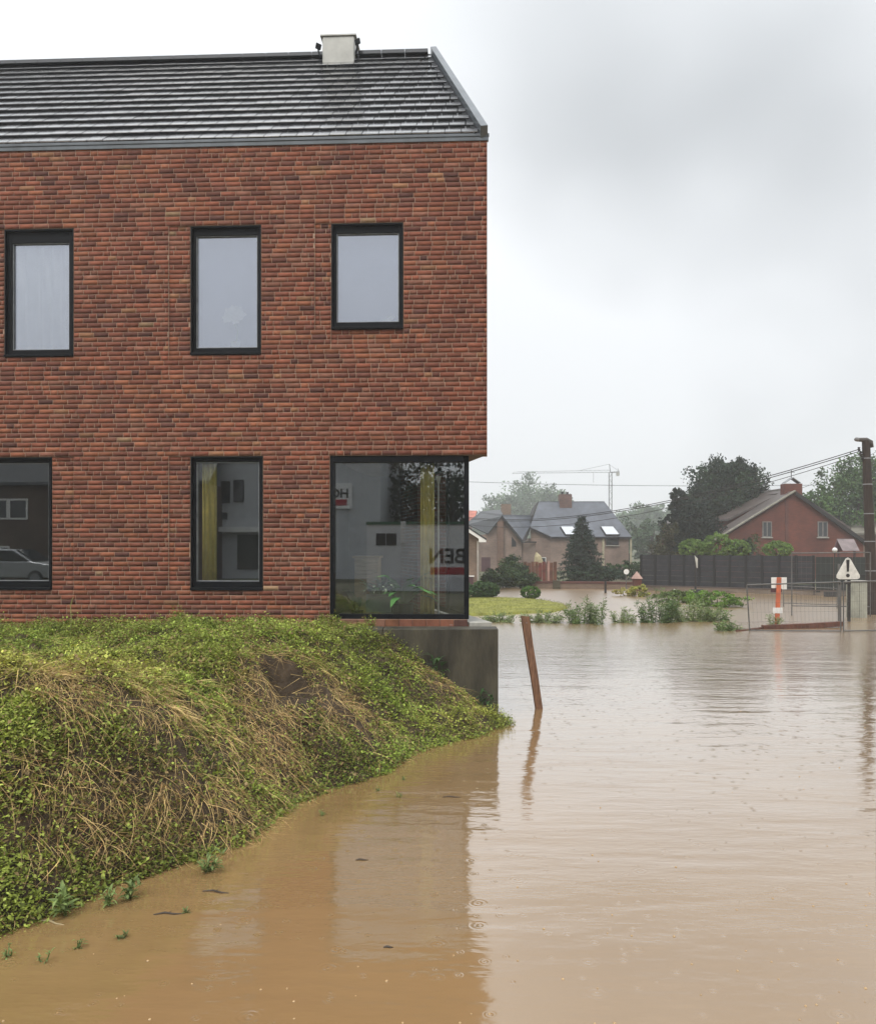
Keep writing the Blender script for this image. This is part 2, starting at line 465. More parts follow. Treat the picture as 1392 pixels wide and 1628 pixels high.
    k(h, bp.inputs['Height']); k(bp.outputs[0], b.inputs['Normal']); k(bp.outputs[0], b.inputs['Coat Normal'])
    return m
M_water = water_material()
wx = np.array([-160, -40, -10, 0, 10, 40, 90, 160.0]); wy = np.array([2.0, 6, 12, 20, 30, 40, 48, 56.0])
WX, WY = np.meshgrid(wx, wy)
tag(link('flood_water', grid_mesh('flood_water', WX, WY, np.zeros_like(WX), M_water)), kind='structure')

# ---- the earth bank: thin-plate surface through measured points
shore_px = [(805, 1152), (760, 1172), (700, 1186), (640, 1203), (585, 1236), (520, 1258), (445, 1292), (400, 1330), (330, 1358), (260, 1386), (180, 1402), (130, 1432), (60, 1458), (0, 1482)]
shore = []
for sx, sy in shore_px:
    Yd = EYE * F / (sy - HZ); shore.append(((sx - CX) * Yd / F, Yd))
shore += [(-4.3, 5.35), (-6.5, 5.0), (-9.5, 4.8)]
ctrl = [(x, y, 0.0) for x, y in shore]
for i in range(len(shore)):
    a = Vector(shore[max(i - 1, 0)]); b = Vector(shore[min(i + 1, len(shore) - 1)])
    t = (b - a).normalized(); nrm = Vector((-t.y, t.x))       # points to the water side
    if nrm.y > 0: nrm = -nrm
    p = Vector(shore[i]) + nrm * 0.7; ctrl.append((p.x, p.y, -0.42))
    p = Vector(shore[i]) + nrm * 1.6; ctrl.append((p.x, p.y, -0.75))
ctrl += [(-1.9, 12.7, 1.31), (-0.87, 12.7, 1.24), (-0.4, 12.7, 0.90), (0.04, 12.7, 0.52), (0.5, 12.7, 0.2), (0.92, 12.7, -0.05), (1.5, 12.7, -0.5), (1.6, 11.8, -0.6)]
for px_ in (-250, 0, 130, 260, 390, 520):
    ctrl.append(((px_ - CX) * 13.5 / F, 13.5, 1.26))
def at_z(px, py, z):
    Yd = (EYE - z) * F / (py - HZ); return ((px - CX) * Yd / F, Yd, z)
ctrl += [at_z(0, 1092, 1.15), at_z(150, 1088, 1.15), at_z(300, 1078, 1.15), at_z(420, 1045, 1.2), at_z(520, 1040, 1.13),
         at_z(0, 1250, 0.78), at_z(160, 1235, 0.72), at_z(300, 1210, 0.66), at_z(430, 1160, 0.62), at_z(520, 1130, 0.66), at_z(600, 1090, 0.66), at_z(680, 1120, 0.38),
         (-9.0, 9.0, 1.25), (-7.5, 11.5, 1.23), (-4.5, 11.5, 1.22)]
CT = np.array(ctrl)
def tps_fit(C, lam=0.02):
    d = np.linalg.norm(C[:, None, :2] - C[None, :, :2], axis=-1)
    K = np.where(d > 0, d * d * np.log(d + 1e-12), 0) + lam * np.eye(len(C))
    Pm = np.hstack([np.ones((len(C), 1)), C[:, :2]])
    A = np.block([[K, Pm], [Pm.T, np.zeros((3, 3))]])
    return np.linalg.solve(A, np.concatenate([C[:, 2], np.zeros(3)]))
TW = tps_fit(CT)
HOLE = at_z(460, 1060, 1.14)
def bank_h(x, y):
    x = np.asarray(x, float); y = np.asarray(y, float); sh = x.shape
    x = x.ravel(); y = y.ravel(); z = np.empty(len(x))
    for i in range(0, len(x), 20000):
        xx = x[i:i + 20000]; yy = y[i:i + 20000]
        d = np.hypot(xx[:, None] - CT[None, :, 0], yy[:, None] - CT[None, :, 1])
        z[i:i + 20000] = np.where(d > 0, d * d * np.log(d + 1e-12), 0) @ TW[:-3] + TW[-3] + TW[-2] * xx + TW[-1] * yy
    lump = np.clip((z + 0.22) / 0.4, 0.0, 1) * np.clip((13.2 - y) / 1.0, 0.15, 1)
    z = z + lump * ((fbm(x * 1.1, y * 1.1, 3) - 0.47) * 0.36 + (fbm(x * 3.4, y * 3.4, 11) - 0.47) * 0.26 + (fbm(x * 9, y * 9, 23) - 0.47) * 0.09)
    # hollow scooped out of the top edge
    r = np.sqrt(((x - HOLE[0] - 0.12 * (y - HOLE[1])) / 0.38) ** 2 + ((y - HOLE[1]) / 0.26) ** 2) + 0.35 * (fbm(x * 5, y * 5, 41) - 0.47)
    s_ = np.clip((1.12 - r) / 0.3, 0, 1); z = z - 0.62 * s_ * s_ * (3 - 2 * s_)
    # two erosion gullies running down to the water
    for (ax, ay), (bx, by), wd, dp in (((-1.45, 10.2), (-0.62, 10.35), 0.11, 0.16), ((-1.75, 9.6), (-1.22, 9.0), 0.12, 0.15)):
        tx, ty = bx - ax, by - ay; l2 = tx * tx + ty * ty
        t = np.clip(((x - ax) * tx + (y - ay) * ty) / l2, 0, 1)
        dd = np.hypot(x - ax - t * tx, y - ay - t * ty)
        z = z - dp * np.exp(-(dd / wd) ** 2) * np.clip((z + 0.15) / 0.3, 0, 1)
    return np.clip(z, -0.9, 1.6).reshape(sh)
bx = np.linspace(-9.2, 1.35, 230); by = np.linspace(4.0, 13.75, 215)
BX, BY = np.meshgrid(bx, by)
tag(link('earth_bank', grid_mesh('earth_bank', BX, BY, bank_h(BX, BY), M_soil)), kind='structure')

# ================================================================== THE BRICK BUILDING
TH = rad(2.8)
FR = Frame((0.745, 13.3), (-math.cos(TH), math.sin(TH)), (-math.sin(TH), -math.cos(TH)))
SK = math.tan(rad(15.0))                        # the gable end runs back at an acute angle
def fpix(px, py):
    dx_ = (px - CX) / F
    u = (FR.o.x - FR.o.y * dx_) / (math.cos(TH) + math.sin(TH) * dx_)
    t = FR.o.y + math.sin(TH) * u
    return u, EYE - (py - HZ) * t / F
BASE = thing('brick_building', (FR.o.x - 3, FR.o.y + 2, 1.3), 'modern red brick building with black slate roof above the green bank', 'building')
CH = 0.0740
ZB, ZE = 1.22, 8.72
def snap(z): return ZB + round((z - ZB) / CH) * CH
UL = 12.6                                        # left end of the built facade (outside the picture)
def rect(px0, px1, py0, py1):
    u1, zt = fpix(px0, py0); u0, zb = fpix(px1, py1)
    zt = fpix((px0 + px1) / 2, py0)[1]; zb = fpix((px0 + px1) / 2, py1)[1]
    return [u0, u1, snap(zb), snap(zt)]
W = {'a': rect(6, 117, 366, 566), 'b': rect(302, 415, 360, 562), 'c': rect(526, 641, 355, 522),
     'd': rect(-40, 82, 729, 938), 'e': rect(302, 418, 727, 937), 'f': rect(524, 745, 723, 986)}
OPEN = [W['a'], W['b'], W['c'], W['d'], W['e'], [-1.0, W['f'][1], ZB - 0.5, W['f'][3]]]
RECESS = [[W['b'][1], fpix(268, 400)[0], W['b'][2], W['b'][3]], [W['c'][1], fpix(500, 400)[0], W['c'][2], W['c'][3]],
          [W['c'][0], W['c'][1], snap(fpix(580, 545)[1]), W['c'][2]], [fpix(117, 800)[0], W['d'][0], W['d'][2], W['d'][3]],
          [W['e'][1], fpix(268, 800)[0], W['e'][2], W['e'][3]], [W['a'][1], fpix(-28, 400)[0], W['a'][2], W['a'][3]]]
REC = 0.016
def zone(u, z):
    for r in OPEN:
        if r[0] < u < r[1] and r[2] < z < r[3]: return None
    for r in RECESS:
        if r[0] < u < r[1] and r[2] < z < r[3]: return -REC
    return 0.0
us = sorted({0.0, UL} | {v for r in OPEN + RECESS for v in r[:2] if 0 < v < UL})
zs = sorted({ZB, ZE} | {v for r in OPEN + RECESS for v in r[2:] if ZB < v < ZE})
mb = MB()
for i in range(len(us) - 1):
    for j in range(len(zs) - 1):
        zn = zone((us[i] + us[i + 1]) / 2, (zs[j] + zs[j + 1]) / 2)
        if zn is None: continue
        mb.box(us[i], us[i + 1], zn - 0.30, zn - 0.0045, zs[j], zs[j + 1], FR)
wall = mb.build('wall', M_mortar, BASE)

PAL = [((0.320, 0.100, 0.057), 32), ((0.275, 0.087, 0.053), 28), ((0.215, 0.073, 0.050), 13), ((0.165, 0.062, 0.048), 5), ((0.375, 0.128, 0.066), 13), ((0.310, 0.122, 0.078), 18), ((0.38, 0.175, 0.09), 1.6), ((0.42, 0.25, 0.14), 0.35)]
pw = np.array([p[1] for p in PAL], float); pw /= pw.sum()
def brick_colour(rng):
    c = np.array(PAL[rng.choice(len(PAL), p=pw)][0]) * rng.uniform(0.48, 0.80)
    c = c * np.array([1.03, 1.05, 1.03]); return tuple(c * 0.95 + c.mean() * 0.05)
def lay(z0, z1, seg_fn, rng, brk=()):
    """list of bricks (u0, u1, z0, z1, d) laid in a wild bond; seg_fn(zmid) -> [(u0, u1, d)]"""
    out = []; k = 0; z = z0
    while z < z1 - 0.02:
        zt = min(z + CH, z1)
        for (a, b, d) in seg_fn((z + zt) / 2):
            u = a - rng.uniform(0.0, 0.232)
            while u < b - 0.004:
                ln = 0.232 if rng.random() < 0.8 else 0.116
                e = u + ln
                if b - e < 0.06: e = b
                s0, s1 = max(u, a), min(e, b)
                if s1 - s0 > 0.025: out.append((s0 + 0.005, s1 - 0.005, z + 0.005, zt - 0.004, d))
                u = e
        z = zt; k += 1
    return out
def front_segs(zm):
    ed = sorted({0.0, UL} | {v for r in OPEN + RECESS if r[2] < zm < r[3] for v in r[:2] if 0 < v < UL})
    res = []
    for a, b in zip(ed[:-1], ed[1:]):
        d = zone((a + b) / 2, zm)
        if d is None: continue
        if res and abs(res[-1][1] - a) < 1e-6 and res[-1][2] == d and not any(abs(a - v) < 1e-6 for r in RECESS if r[2] < zm < r[3] for v in r[:2]): res[-1] = (res[-1][0], b, d)
        else: res.append((a, b, d))
    return res
brng = np.random.default_rng(21)
bricks = lay(ZB, ZE, front_segs, brng)
def brick_verts(fr, b, j):
    u0, u1, z0, z1, d = b
    f_, bk = d + j, d - 0.04
    return [fr.p(u0, f_, z0), fr.p(u1, f_, z0), fr.p(u1, f_, z1), fr.p(u0, f_, z1), fr.p(u0, bk, z0), fr.p(u1, bk, z0), fr.p(u1, bk, z1), fr.p(u0, bk, z1)]
BF = [(0, 1, 2, 3), (1, 0, 4, 5), (2, 1, 5, 6), (3, 2, 6, 7), (0, 3, 7, 4)]
def brick_mass(name, fr, bl, parent, rng):
    v = []; q = []; c = []
    for b in bl:
        i = len(v); v += brick_verts(fr, b, rng.uniform(-0.002, 0.002)); q += [tuple(i + k for k in f) for f in BF]
        c += [brick_colour(rng)] * 8
    return tag(link(name, np_mesh(name, v, q, M_brick, np.array(c)), parent), kind='stuff')
# the 300 whole bricks that show largest are single parts, the others one mass
cpos = Vector((0, 0, EYE))
whole = [b for b in bricks if abs((b[1] - b[0]) - 0.222) < 1e-3 and b[4] == 0.0 and abs(b[3] - b[2] - 0.065) < 1e-3 and b[2] > 1.45]
whole.sort(key=lambda b: (Vector(FR.p((b[0] + b[1]) / 2, 0, (b[2] + b[3]) / 2)) - cpos).length)
single = set(whole[:300])
variants = []
for k in range(28):
    lf = Frame((0, 0), (1, 0), (0, 1))
    me = np_mesh('brick', brick_verts(lf, (-0.111, 0.111, -0.0325, 0.0325, 0), 0), [f for f in BF], M_brick, np.array([brick_colour(brng)] * 8))
    variants.append(me)
ang = math.atan2(FR.u.y, FR.u.x)
for b in whole[:300]:
    o = bpy.data.objects.new('brick', variants[brng.integers(len(variants))]); COL.objects.link(o)
    o.parent = wall
    o.location = FR.p((b[0] + b[1]) / 2, brng.uniform(-0.003, 0.003), (b[2] + b[3]) / 2); o.rotation_euler = (0, 0, ang)
brick_mass('brickwork', FR, [b for b in bricks if b not in single], wall, brng)

# ---- gable end: frame along the acute side
sa = rad(-12.2)
SD = Vector((math.sin(sa), math.cos(sa), 0)); SN = Vector((math.cos(sa), -math.sin(sa), 0))
GF = Frame((FR.o.x, FR.o.y), (SD.x, SD.y), (SN.x, SN.y))
ROOF_T = math.tan(rad(42)); RW = 3.6; ZR = ZE + RW * ROOF_T
SIDE = 2 * RW / math.cos(rad(15.0)); HALF = SIDE / 2
ZS = W['f'][3]                                   # underside of the overhang
INS = 0.30                                       # ground floor set back under it
def gable_h(s): return ZE + (HALF - abs(s - HALF)) * math.cos(rad(15.0)) * ROOF_T
m = MB()
m.slab([GF.p(0.10, -0.012, ZS), GF.p(SIDE, -0.012, ZS), GF.p(SIDE, -0.012, ZE - 0.1), GF.p(HALF, -0.012, ZR - 0.1), GF.p(0.10, -0.012, ZE - 0.1)], SN * -0.28)
side = m.build('gable_wall', M_mortar, BASE)
def side_segs(zm):
    if zm < ZE: return [(0.0, SIDE, 0.0)]
    t = (zm + CH / 2 + 0.07 - ZE) / ROOF_T / math.cos(rad(15.0))
    return [(t, SIDE - t, 0.0)] if SIDE - 2 * t > 0.1 else []
brick_mass('brickwork', GF, lay(ZS, ZR, side_segs, brng), side, brng)
# soffit of the overhang, ground-floor side: glazed return then brick
gu0 = W['f'][0]
GC = Vector(FR.p(gu0, -0.10, 0))                 # glass corner
GF2 = Frame((GC.x, GC.y), (SD.x, SD.y), (SN.x, SN.y))
m = MB(); m.slab([FR.p(0.002, -0.012, ZS - 0.004), FR.p(W['f'][1] + 0.0, -0.012, ZS - 0.004), FR.p(W['f'][1], -2.9, ZS - 0.004), GF.p(SIDE, -0.004, ZS - 0.004)], (0, 0, 0.06))
m.build('soffit', mat('soffit_board', (0.15, 0.11, 0.085), 0.8, 0.1, 3), BASE)
RET = 2.6                                        # length of the glazed return
m = MB(); m.box(RET, SIDE, -0.3, 0.0, 0.2, ZS - 0.006, GF2)
m.build('ground_floor_side_wall', brick_mat('side_brick', (0.28, 0.10, 0.06), (0.17, 0.07, 0.05), (0.28, 0.22, 0.18)), BASE)

# ---- shell behind: slabs, back and left walls so that the rooms are closed
zf2 = snap(fpix(400, 640)[1])
def fpoly(u0, u1, d0, d1, ins=0.35):
    return [FR.p(u0, d0, 0), FR.p(u1, d0, 0), FR.p(u1, d1, 0), FR.p(u0 - 0, d1, 0)]
m = MB()
def skew_u(d): return -d * SK                   # the gable line in facade coordinates (d is negative inwards)
DB = -2 * RW
for z0_, z1_, ui in ((1.12, 1.24, 0.32), (zf2 - 0.15, zf2 + 0.15, 0.32), (ZE - 0.25, ZE - 0.05, 0.32)):
    pts = [FR.p(skew_u(-0.32) + ui, -0.32, z0_), FR.p(UL - 0.02, -0.32, z0_), FR.p(UL - 0.02, DB + 0.02, z0_), FR.p(skew_u(DB) + ui, DB + 0.02, z0_)]
    m.slab(pts, (0, 0, z1_ - z0_))
m.build('floor_slab', M_plaster, BASE)
m = MB()
m.box(skew_u(DB) + 0.3, UL, DB - 0.3, DB, 0.2, ZE, FR)
m.box(UL, UL + 0.3, DB - 0.3, -0.012, 0.2, ZE, FR)
m.build('rear_wall', M_plaster, BASE)
m = MB()
m.box(1.0, UL, -4.4, -4.25, 1.24, zf2 - 0.15, FR)
m.box(W['f'][1] + 0.35, W['f'][1] + 0.47, -4.25, -0.31, 1.24, zf2 - 0.15, FR)
m.build('partition', mat('room_wall', (0.22, 0.21, 0.20), 0.9, 0.05, 2), BASE)
m = MB(); m.box(0.32, UL, -0.9, -0.31, ZB - 1.0, 1.115, FR)
m.build('foundation', M_conc, BASE)

# ---- windows
def window(key, fw, bot, top, gm, rec=0.09, light=None):
    u0, u1, z0, z1 = W[key]
    g = 0.006
    m = MB(); d1, d0 = -rec + 0.03, -rec - 0.06
    m.box(u0 + g, u0 + fw, d0, d1, z0 + g, z1 - g, FR); m.box(u1 - fw, u1 - g, d0, d1, z0 + g, z1 - g, FR)
    m.box(u0 + fw, u1 - fw, d0, d1, z0 + g, z0 + bot, FR); m.box(u0 + fw, u1 - fw, d0, d1, z1 - top, z1 - g, FR)
    # thin reveal lining out to the brick face, and a projecting metal sill
    m.box(u0 + g, u0 + g + 0.02, d1, -0.004, z0 + 0.045, z1 - g, FR); m.box(u1 - g - 0.02, u1 - g, d1, -0.004, z0 + 0.045, z1 - g, FR)
    m.box(u0 + 0.027, u1 - 0.027, d1, -0.006, z1 - 0.028, z1 - g, FR)
    m.box(u0 + g, u1 - g, d1, 0.022, z0 + g, z0 + 0.043, FR)
    win = m.build('window', M_black, BASE, bevel=0.004)
    m = MB(); b = 0.012
    for (a, c, e, f_) in ((u0 + fw, u0 + fw + b, z0 + bot, z1 - top), (u1 - fw - b, u1 - fw, z0 + bot, z1 - top), (u0 + fw + b, u1 - fw - b, z0 + bot, z0 + bot + b), (u0 + fw + b, u1 - fw - b, z1 - top - b, z1 - top)):
        m.box(a, c, d0 + 0.012, d1 - 0.022, e, f_, FR)
    m.build('glazing_bead', M_galv, win)
    m = MB(); m.box(u0 + fw - 0.01, u1 - fw + 0.01, d0 + 0.025, d0 + 0.037, z0 + bot - 0.01, z1 - top + 0.01, FR)
    m.build('pane', gm, win)
    return win
window('a', 0.10, 0.125, 0.20, M_glass_up)
window('b', 0.075, 0.125, 0.135, M_glass_up)
window('c', 0.075, 0.125, 0.135, M_glass_up)
window('d', 0.075, 0.14, 0.085, M_glass)
window('e', 0.075, 0.14, 0.085, M_glass)
# corner window: big front light plus the glazed return
u0, u1, z0, z1 = W['f']
z0 = fpix(640, 985)[1]
m = MB(); d0, d1 = -0.16, -0.10
m.box(u1 - 0.055, u1 - 0.006, d0, -0.02, z0 + 0.0, z1 - 0.008, FR)
m.box(u0 + 0.075, u1 - 0.055, d0, d1, z0, z0 + 0.075, FR); m.box(u0 + 0.075, u1 - 0.055, d0, -0.03, z1 - 0.10, z1 - 0.008, FR)
m.box(u0, u0 + 0.075, d0, d1, z0, z1 - 0.008, FR)
m.box(0.075, RET, -0.06, -0.002, z0, z0 + 0.075, GF2); m.box(0.075, RET, -0.06, -0.002, z1 - 0.1, z1 - 0.008, GF2); m.box(RET - 0.06, RET - 0.002, -0.06, -0.004, z0 + 0.075, z1 - 0.1, GF2)
m.box(1.25, 1.31, -0.055, -0.006, z0 + 0.075, z1 - 0.1, GF2)
cw = m.build('corner_window', M_black, BASE, bevel=0.004)
m = MB(); m.box(u0 + 0.07, u1 - 0.05, -0.135, -0.125, z0 + 0.07, z1 - 0.095, FR); m.build('pane', M_glass, cw)
m = MB(); m.box(0.07, RET - 0.05, -0.036, -0.026, z0 + 0.07, z1 - 0.095, GF2); m.build('pane', M_glass, cw)
# brick sill course below the corner window (each brick on edge) and the pale ledge on the gable side
m = MB(); m.box(u0 + 0.03, u1, -0.30, -0.075, 1.13, z0 - 0.004, FR); m.build('sill_bed', M_mortar, BASE)
k = u0 + 0.02
while k < u1 - 0.06:
    ln = 0.21
    m = MB(); c = brick_colour(brng); m.col = (min(0.32, c[0] * 1.1), min(0.15, c[1] * 1.3), min(0.10, c[2] * 1.3))
    e = min(k + ln, u1 - 0.01)
    m.box(k + 0.004, e - 0.004, -0.20, -0.055, 1.20, z0 - 0.008, FR); m.build('sill_brick', M_brick, BASE, bevel=0.003)
    k += ln
m = MB(); m.box(-0.03, 2.9, 0.005, 0.36, 1.20, 1.33, GF2); m.build('ledge', M_concl, BASE, bevel=0.01)
m = MB(); m.box(0.02, 2.9, -0.30, 0.0, 0.9, 1.30, GF2); m.build('plinth', brick_mat('plinth_brick', (0.30, 0.13, 0.08), (0.24, 0.1, 0.07), (0.3, 0.24, 0.2)), BASE)

# ---- concrete retaining wall in front of the corner
CW = thing('retaining_wall', (0.0, 12.8, 0), 'dark wet concrete retaining wall under the glazed corner', 'wall')
cx0, cx1, cy0 = -2.4, 0.872, 12.70
jx = (608 - CX) * 12.7 / F
for a, b in ((cx0, jx - 0.004), (jx + 0.004, cx1)):
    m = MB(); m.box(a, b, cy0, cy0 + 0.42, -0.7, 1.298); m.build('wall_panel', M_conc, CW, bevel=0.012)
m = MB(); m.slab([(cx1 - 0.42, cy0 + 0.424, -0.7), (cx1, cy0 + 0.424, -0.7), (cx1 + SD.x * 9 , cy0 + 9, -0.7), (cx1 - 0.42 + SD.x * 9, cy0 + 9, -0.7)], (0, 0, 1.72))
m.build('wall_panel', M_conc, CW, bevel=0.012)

# ---- roof
RS, RC = math.sin(rad(42)), math.cos(rad(42))
def rp(u, s, h):
    """roof point: u along the eave, s metres up the slope, h above the deck"""
    wv = s * RC
    return Vector(FR.p(u, -wv + h * RS, ZE + s * RS + h * RC))
SL = RW / RC
def ust(s): return s * RC * SK                   # where the verge stands at this slope distance
m = MB()
m.slab([rp(ust(0) + 0.02, 0, -0.10), rp(UL, 0, -0.10), rp(UL, SL, -0.10), rp(ust(SL) + 0.02, SL, -0.10)], (0, 0, 0.06))
def rb(u, s, h):
    v = Vector(FR.p(u, -2 * RW + s * RC - h * RS, ZE + s * RS + h * RC)); return v
m.slab([rb(skew_u(DB) + 0.02, 0, 0), rb(UL, 0, 0), rb(UL, SL, 0), rb(ust(SL) + 0.02, SL, 0)], (0, 0, -0.06))
roof = m.build('roof', M_tile, BASE)
GA = SL / 14.0
def tile_mesh(wd):
    """flat slate with a thick rounded tail; origin at the tail centre, +x along eave, +y up slope, +z out of the roof"""
    L_, t0, t1, g = GA + 0.07, 0.034, 0.060, 0.006
    h = wd / 2 - g
    v = [(-h, 0, t0 - 0.012), (h, 0, t0 - 0.012), (h, 0, t1 - 0.006), (-h, 0, t1 - 0.006), (-h, 0.012, t1), (h, 0.012, t1), (h, L_, 0.014), (-h, L_, 0.014), (-h, L_, 0.0), (h, L_, 0.0)]
    f = [(1, 0, 3, 2), (2, 3, 4, 5), (5, 4, 7, 6), (0, 8, 7, 4), (0, 4, 3), (1, 2, 5), (1, 5, 6, 9), (6, 7, 8, 9), (0, 1, 9, 8)]
    me = bpy.data.meshes.new('roof_tile'); me.from_pydata(v, [], f); me.materials.append(M_tile); me.update(); return me
TM = tile_mesh(0.252)
rx = -FR.u.normalized(); ry = (rp(0, 1, 0) - rp(0, 0, 0)).normalized(); rz = rx.cross(ry)
RM = Matrix((rx, ry, rz)).transposed()
trng = np.random.default_rng(4)
tiles = []
for r_ in range(14):
    s = r_ * GA + 0.02
    u = ust(s) + 0.20 + (0.126 if r_ % 2 else 0.0)
    if r_ % 2: tiles.append((ust(s) + 0.13 + 0.063, s, 0.126))
    while u < UL - 0.1:
        tiles.append((u + 0.063, s, 0.252)); u += 0.252
full = [t for t in tiles if t[2] > 0.2]
full.sort(key=lambda t: (rp(t[0], t[1], 0) - cpos).length)
TM2 = tile_mesh(0.126)
mass_v = []; mass_f = []
for n_, (u, s, wd) in enumerate(full + [t for t in tiles if t[2] < 0.2]):
    loc = rp(u, s, 0.004 + trng.uniform(-0.002, 0.003)); me = TM if wd > 0.2 else TM2
    R3 = RM @ Matrix.Rotation(trng.uniform(-0.006, 0.006), 3, 'X')
    if n_ < 300:
        o = bpy.data.objects.new('roof_tile', me); COL.objects.link(o); o.parent = roof
        o.matrix_local = Matrix.Translation(loc) @ R3.to_4x4()
    else:
        i = len(mass_v); mass_v += [tuple(loc + R3 @ v.co) for v in me.vertices]; mass_f += [tuple(i + k for k in p.vertices) for p in me.polygons]
me = bpy.data.meshes.new('roof_tiling'); me.from_pydata(mass_v, [], mass_f); me.materials.append(M_tile)
tag(link('roof_tiling', me, roof), kind='stuff')
# ridge caps, verge kerb, eave flashing
u = ust(SL) + 0.14
while u < UL:
    m = MB(); a = rp(u + 0.004, SL, 0.055); b = rp(u + 0.447, SL, 0.055)
    m.beam(a, b, 0.22, 0.075); m.build('ridge_cap', M_tile, roof, bevel=0.006); u += 0.45
m = MB()
a, b = rp(0.045, -0.03, 0.06), rp(ust(SL) + 0.045, SL + 0.05, 0.06)
m.beam(a, b, 0.11, 0.20, up=rz)
m.build('verge_kerb', M_zinc, roof, bevel=0.006)
m = MB()
a2, b2 = rp(0.15, 0.0, 0.03), rp(ust(SL) + 0.15, SL, 0.03)
m.beam(a2, b2, 0.09, 0.03, up=rz)
m.build('verge_gutter', M_black, roof)
m = MB(); m.box(-0.03, UL, -0.02, 0.03, ZE - 0.012, ZE + 0.028, FR); m.box(-0.02, UL, -0.05, 0.018, ZE - 0.075, ZE - 0.014, FR)
m.build('eave_flashing', M_zinc, roof, bevel=0.004)
# chimney box straddling the ridge with its two brackets
uc = 0.5 * ((0.745 - (513 - CX) / F * 18.0) + (0.745 - (565 - CX) / F * 18.0))
uc = (0.745 + 0.175 - (539 - CX) / F * 16.8)
m = MB(); m.box(uc - 0.305, uc + 0.305, -RW - 0.34, -RW + 0.30, ZR - 0.45, ZR + 0.27, FR)
chim = m.build('chimney', M_chim, BASE, bevel=0.02)
m = MB(); m.box(uc - 0.345, uc + 0.345, -RW - 0.365, -RW + 0.325, ZR + 0.272, ZR + 0.295, FR); m.build('chimney_cap', M_chim, chim)
for sgn, hh in ((1, 0.05), (-1, 0.12)):
    m = MB(); ue = uc + sgn * 0.33
    m.beam(FR.p(ue, -RW + 0.31, ZR + hh), FR.p(ue + sgn * 0.09, -RW + 0.36, ZR + hh + 0.02), 0.035, 0.10); m.beam(FR.p(ue + sgn * 0.05, -RW + 0.33, ZR + hh - 0.05), FR.p(ue + sgn * 0.01, -RW + 0.31, ZR + hh - 0.2), 0.03)
    m.build('bracket', M_black, chim)

# ---- behind the panes
def curtain(name, label, u0, u1, z0, z1, d, m_, folds, amp, cat='curtain', hem=0.0):
    n = int(folds * 8); v = []; q = []
    for i in range(n + 1):
        u = u0 + (u1 - u0) * i / n; ph = 2 * math.pi * folds * i / n
        dd = d + amp * math.sin(ph + 0.7 * math.sin(ph * 0.37))
        for z in (z0, z1): v.append(FR.p(u, dd, z))
    for i in range(n): q.append((2 * i, 2 * i + 2, 2 * i + 3, 2 * i + 1))
    o = link(name, np_mesh(name, v, q, m_, smooth=True)); so = o.modifiers.new('thickness', 'SOLIDIFY'); so.thickness = 0.006
    return tag(o, label, cat)
u0, u1, z0, z1 = W['a']; curtain('net_curtain', 'white pleated curtain behind the upper window farthest from the gable', u0 - 0.02, u1 + 0.02, z0 + 0.02, z1, -0.235, M_cloth, 6, 0.05)
u0, u1, z0, z1 = W['b']; curtain('roller_blind', 'pale blind behind the upper window with the orchid', u0 - 0.05, u1 + 0.05, z0 - 0.05, z1, -0.34, M_blind, 1, 0.001, 'blind')
u0, u1, z0, z1 = W['c']; curtain('roller_blind', 'pale blind behind the upper window nearest the gable corner', u0 - 0.05, u1 + 0.05, z0 - 0.05, z1, -0.34, M_blind, 1, 0.001, 'blind')
u0, u1, z0, z1 = W['e']; uu = fpix(314, 800)[0]; curtain('yellow_curtain', 'yellow curtain hanging in the tall ground floor window', fpix(337, 800)[0], uu, 1.3, z1, -0.24, M_yellow, 3, 0.03)
curtain('yellow_curtain', 'long yellow curtain hanging inside the glazed corner', fpix(686, 800)[0] - 0.02, fpix(666, 800)[0], 1.3, W['f'][3] - 0.1, -0.30, M_yellow, 3, 0.03)

def leaf_blades(mb_, base, n, ln, wd, spread, rng, c, up=0.7, droop=0.5):
    """arching pointed leaves from one base"""
    for i in range(n):
        a = rng.uniform(0, 2 * math.pi); el_ = rng.uniform(up - 0.3, up + 0.5); l = ln * rng.uniform(0.6, 1.1)
        dh = Vector((math.cos(a), math.sin(a), 0)); sd = Vector((-dh.y, dh.x, 0)); pts = []
        p = Vector(base) + dh * rng.uniform(0, spread); e = el_
        cc = tuple(np.array(c) * rng.uniform(0.6, 1.35))
        i0 = len(mb_.v)
        for k in range(5):
            wk = wd * math.sin(math.pi * (0.12 + 0.88 * k / 4.0)) * rng.uniform(0.9, 1.1)
            mb_.v += [tuple(p - sd * wk / 2), tuple(p + sd * wk / 2)]; mb_.c += [cc, cc]
            p = p + (dh * math.cos(e) + Vector((0, 0, 1)) * math.sin(e)) * (l / 4); e -= droop * rng.uniform(0.5, 1.2)
        for k in range(4): mb_.f.append((i0 + 2 * k, i0 + 2 * k + 1, i0 + 2 * k + 3, i0 + 2 * k + 2))
prng = np.random.default_rng(5)
def pot_plant(label, u, d, z, pr, ph, n, ln, wd, c, pm=M_pot, square=None, up=0.9):
    o = thing('potted_plant', FR.p(u, d, z), label, 'plant')
    m = MB()
    if square: m.box(u - square / 2, u + square / 2, d - pr, d + pr, z, z + ph, FR)
    else: m.tube([FR.p(u, d, z), FR.p(u, d, z + ph * 0.9), FR.p(u, d, z + ph)], [pr * 0.75, pr, pr * 1.06], 16)
    m.build('pot', pm, o, smooth=False)
    m = MB()
    leaf_blades(m, FR.p(u, d, z + ph), n, ln, wd, (square or pr) * 0.4, prng, c, up)
    m.build('foliage', M_leaf, o, smooth=True)
    return o
zfl = 1.24
def uat(px): return fpix(px, 900)[0]
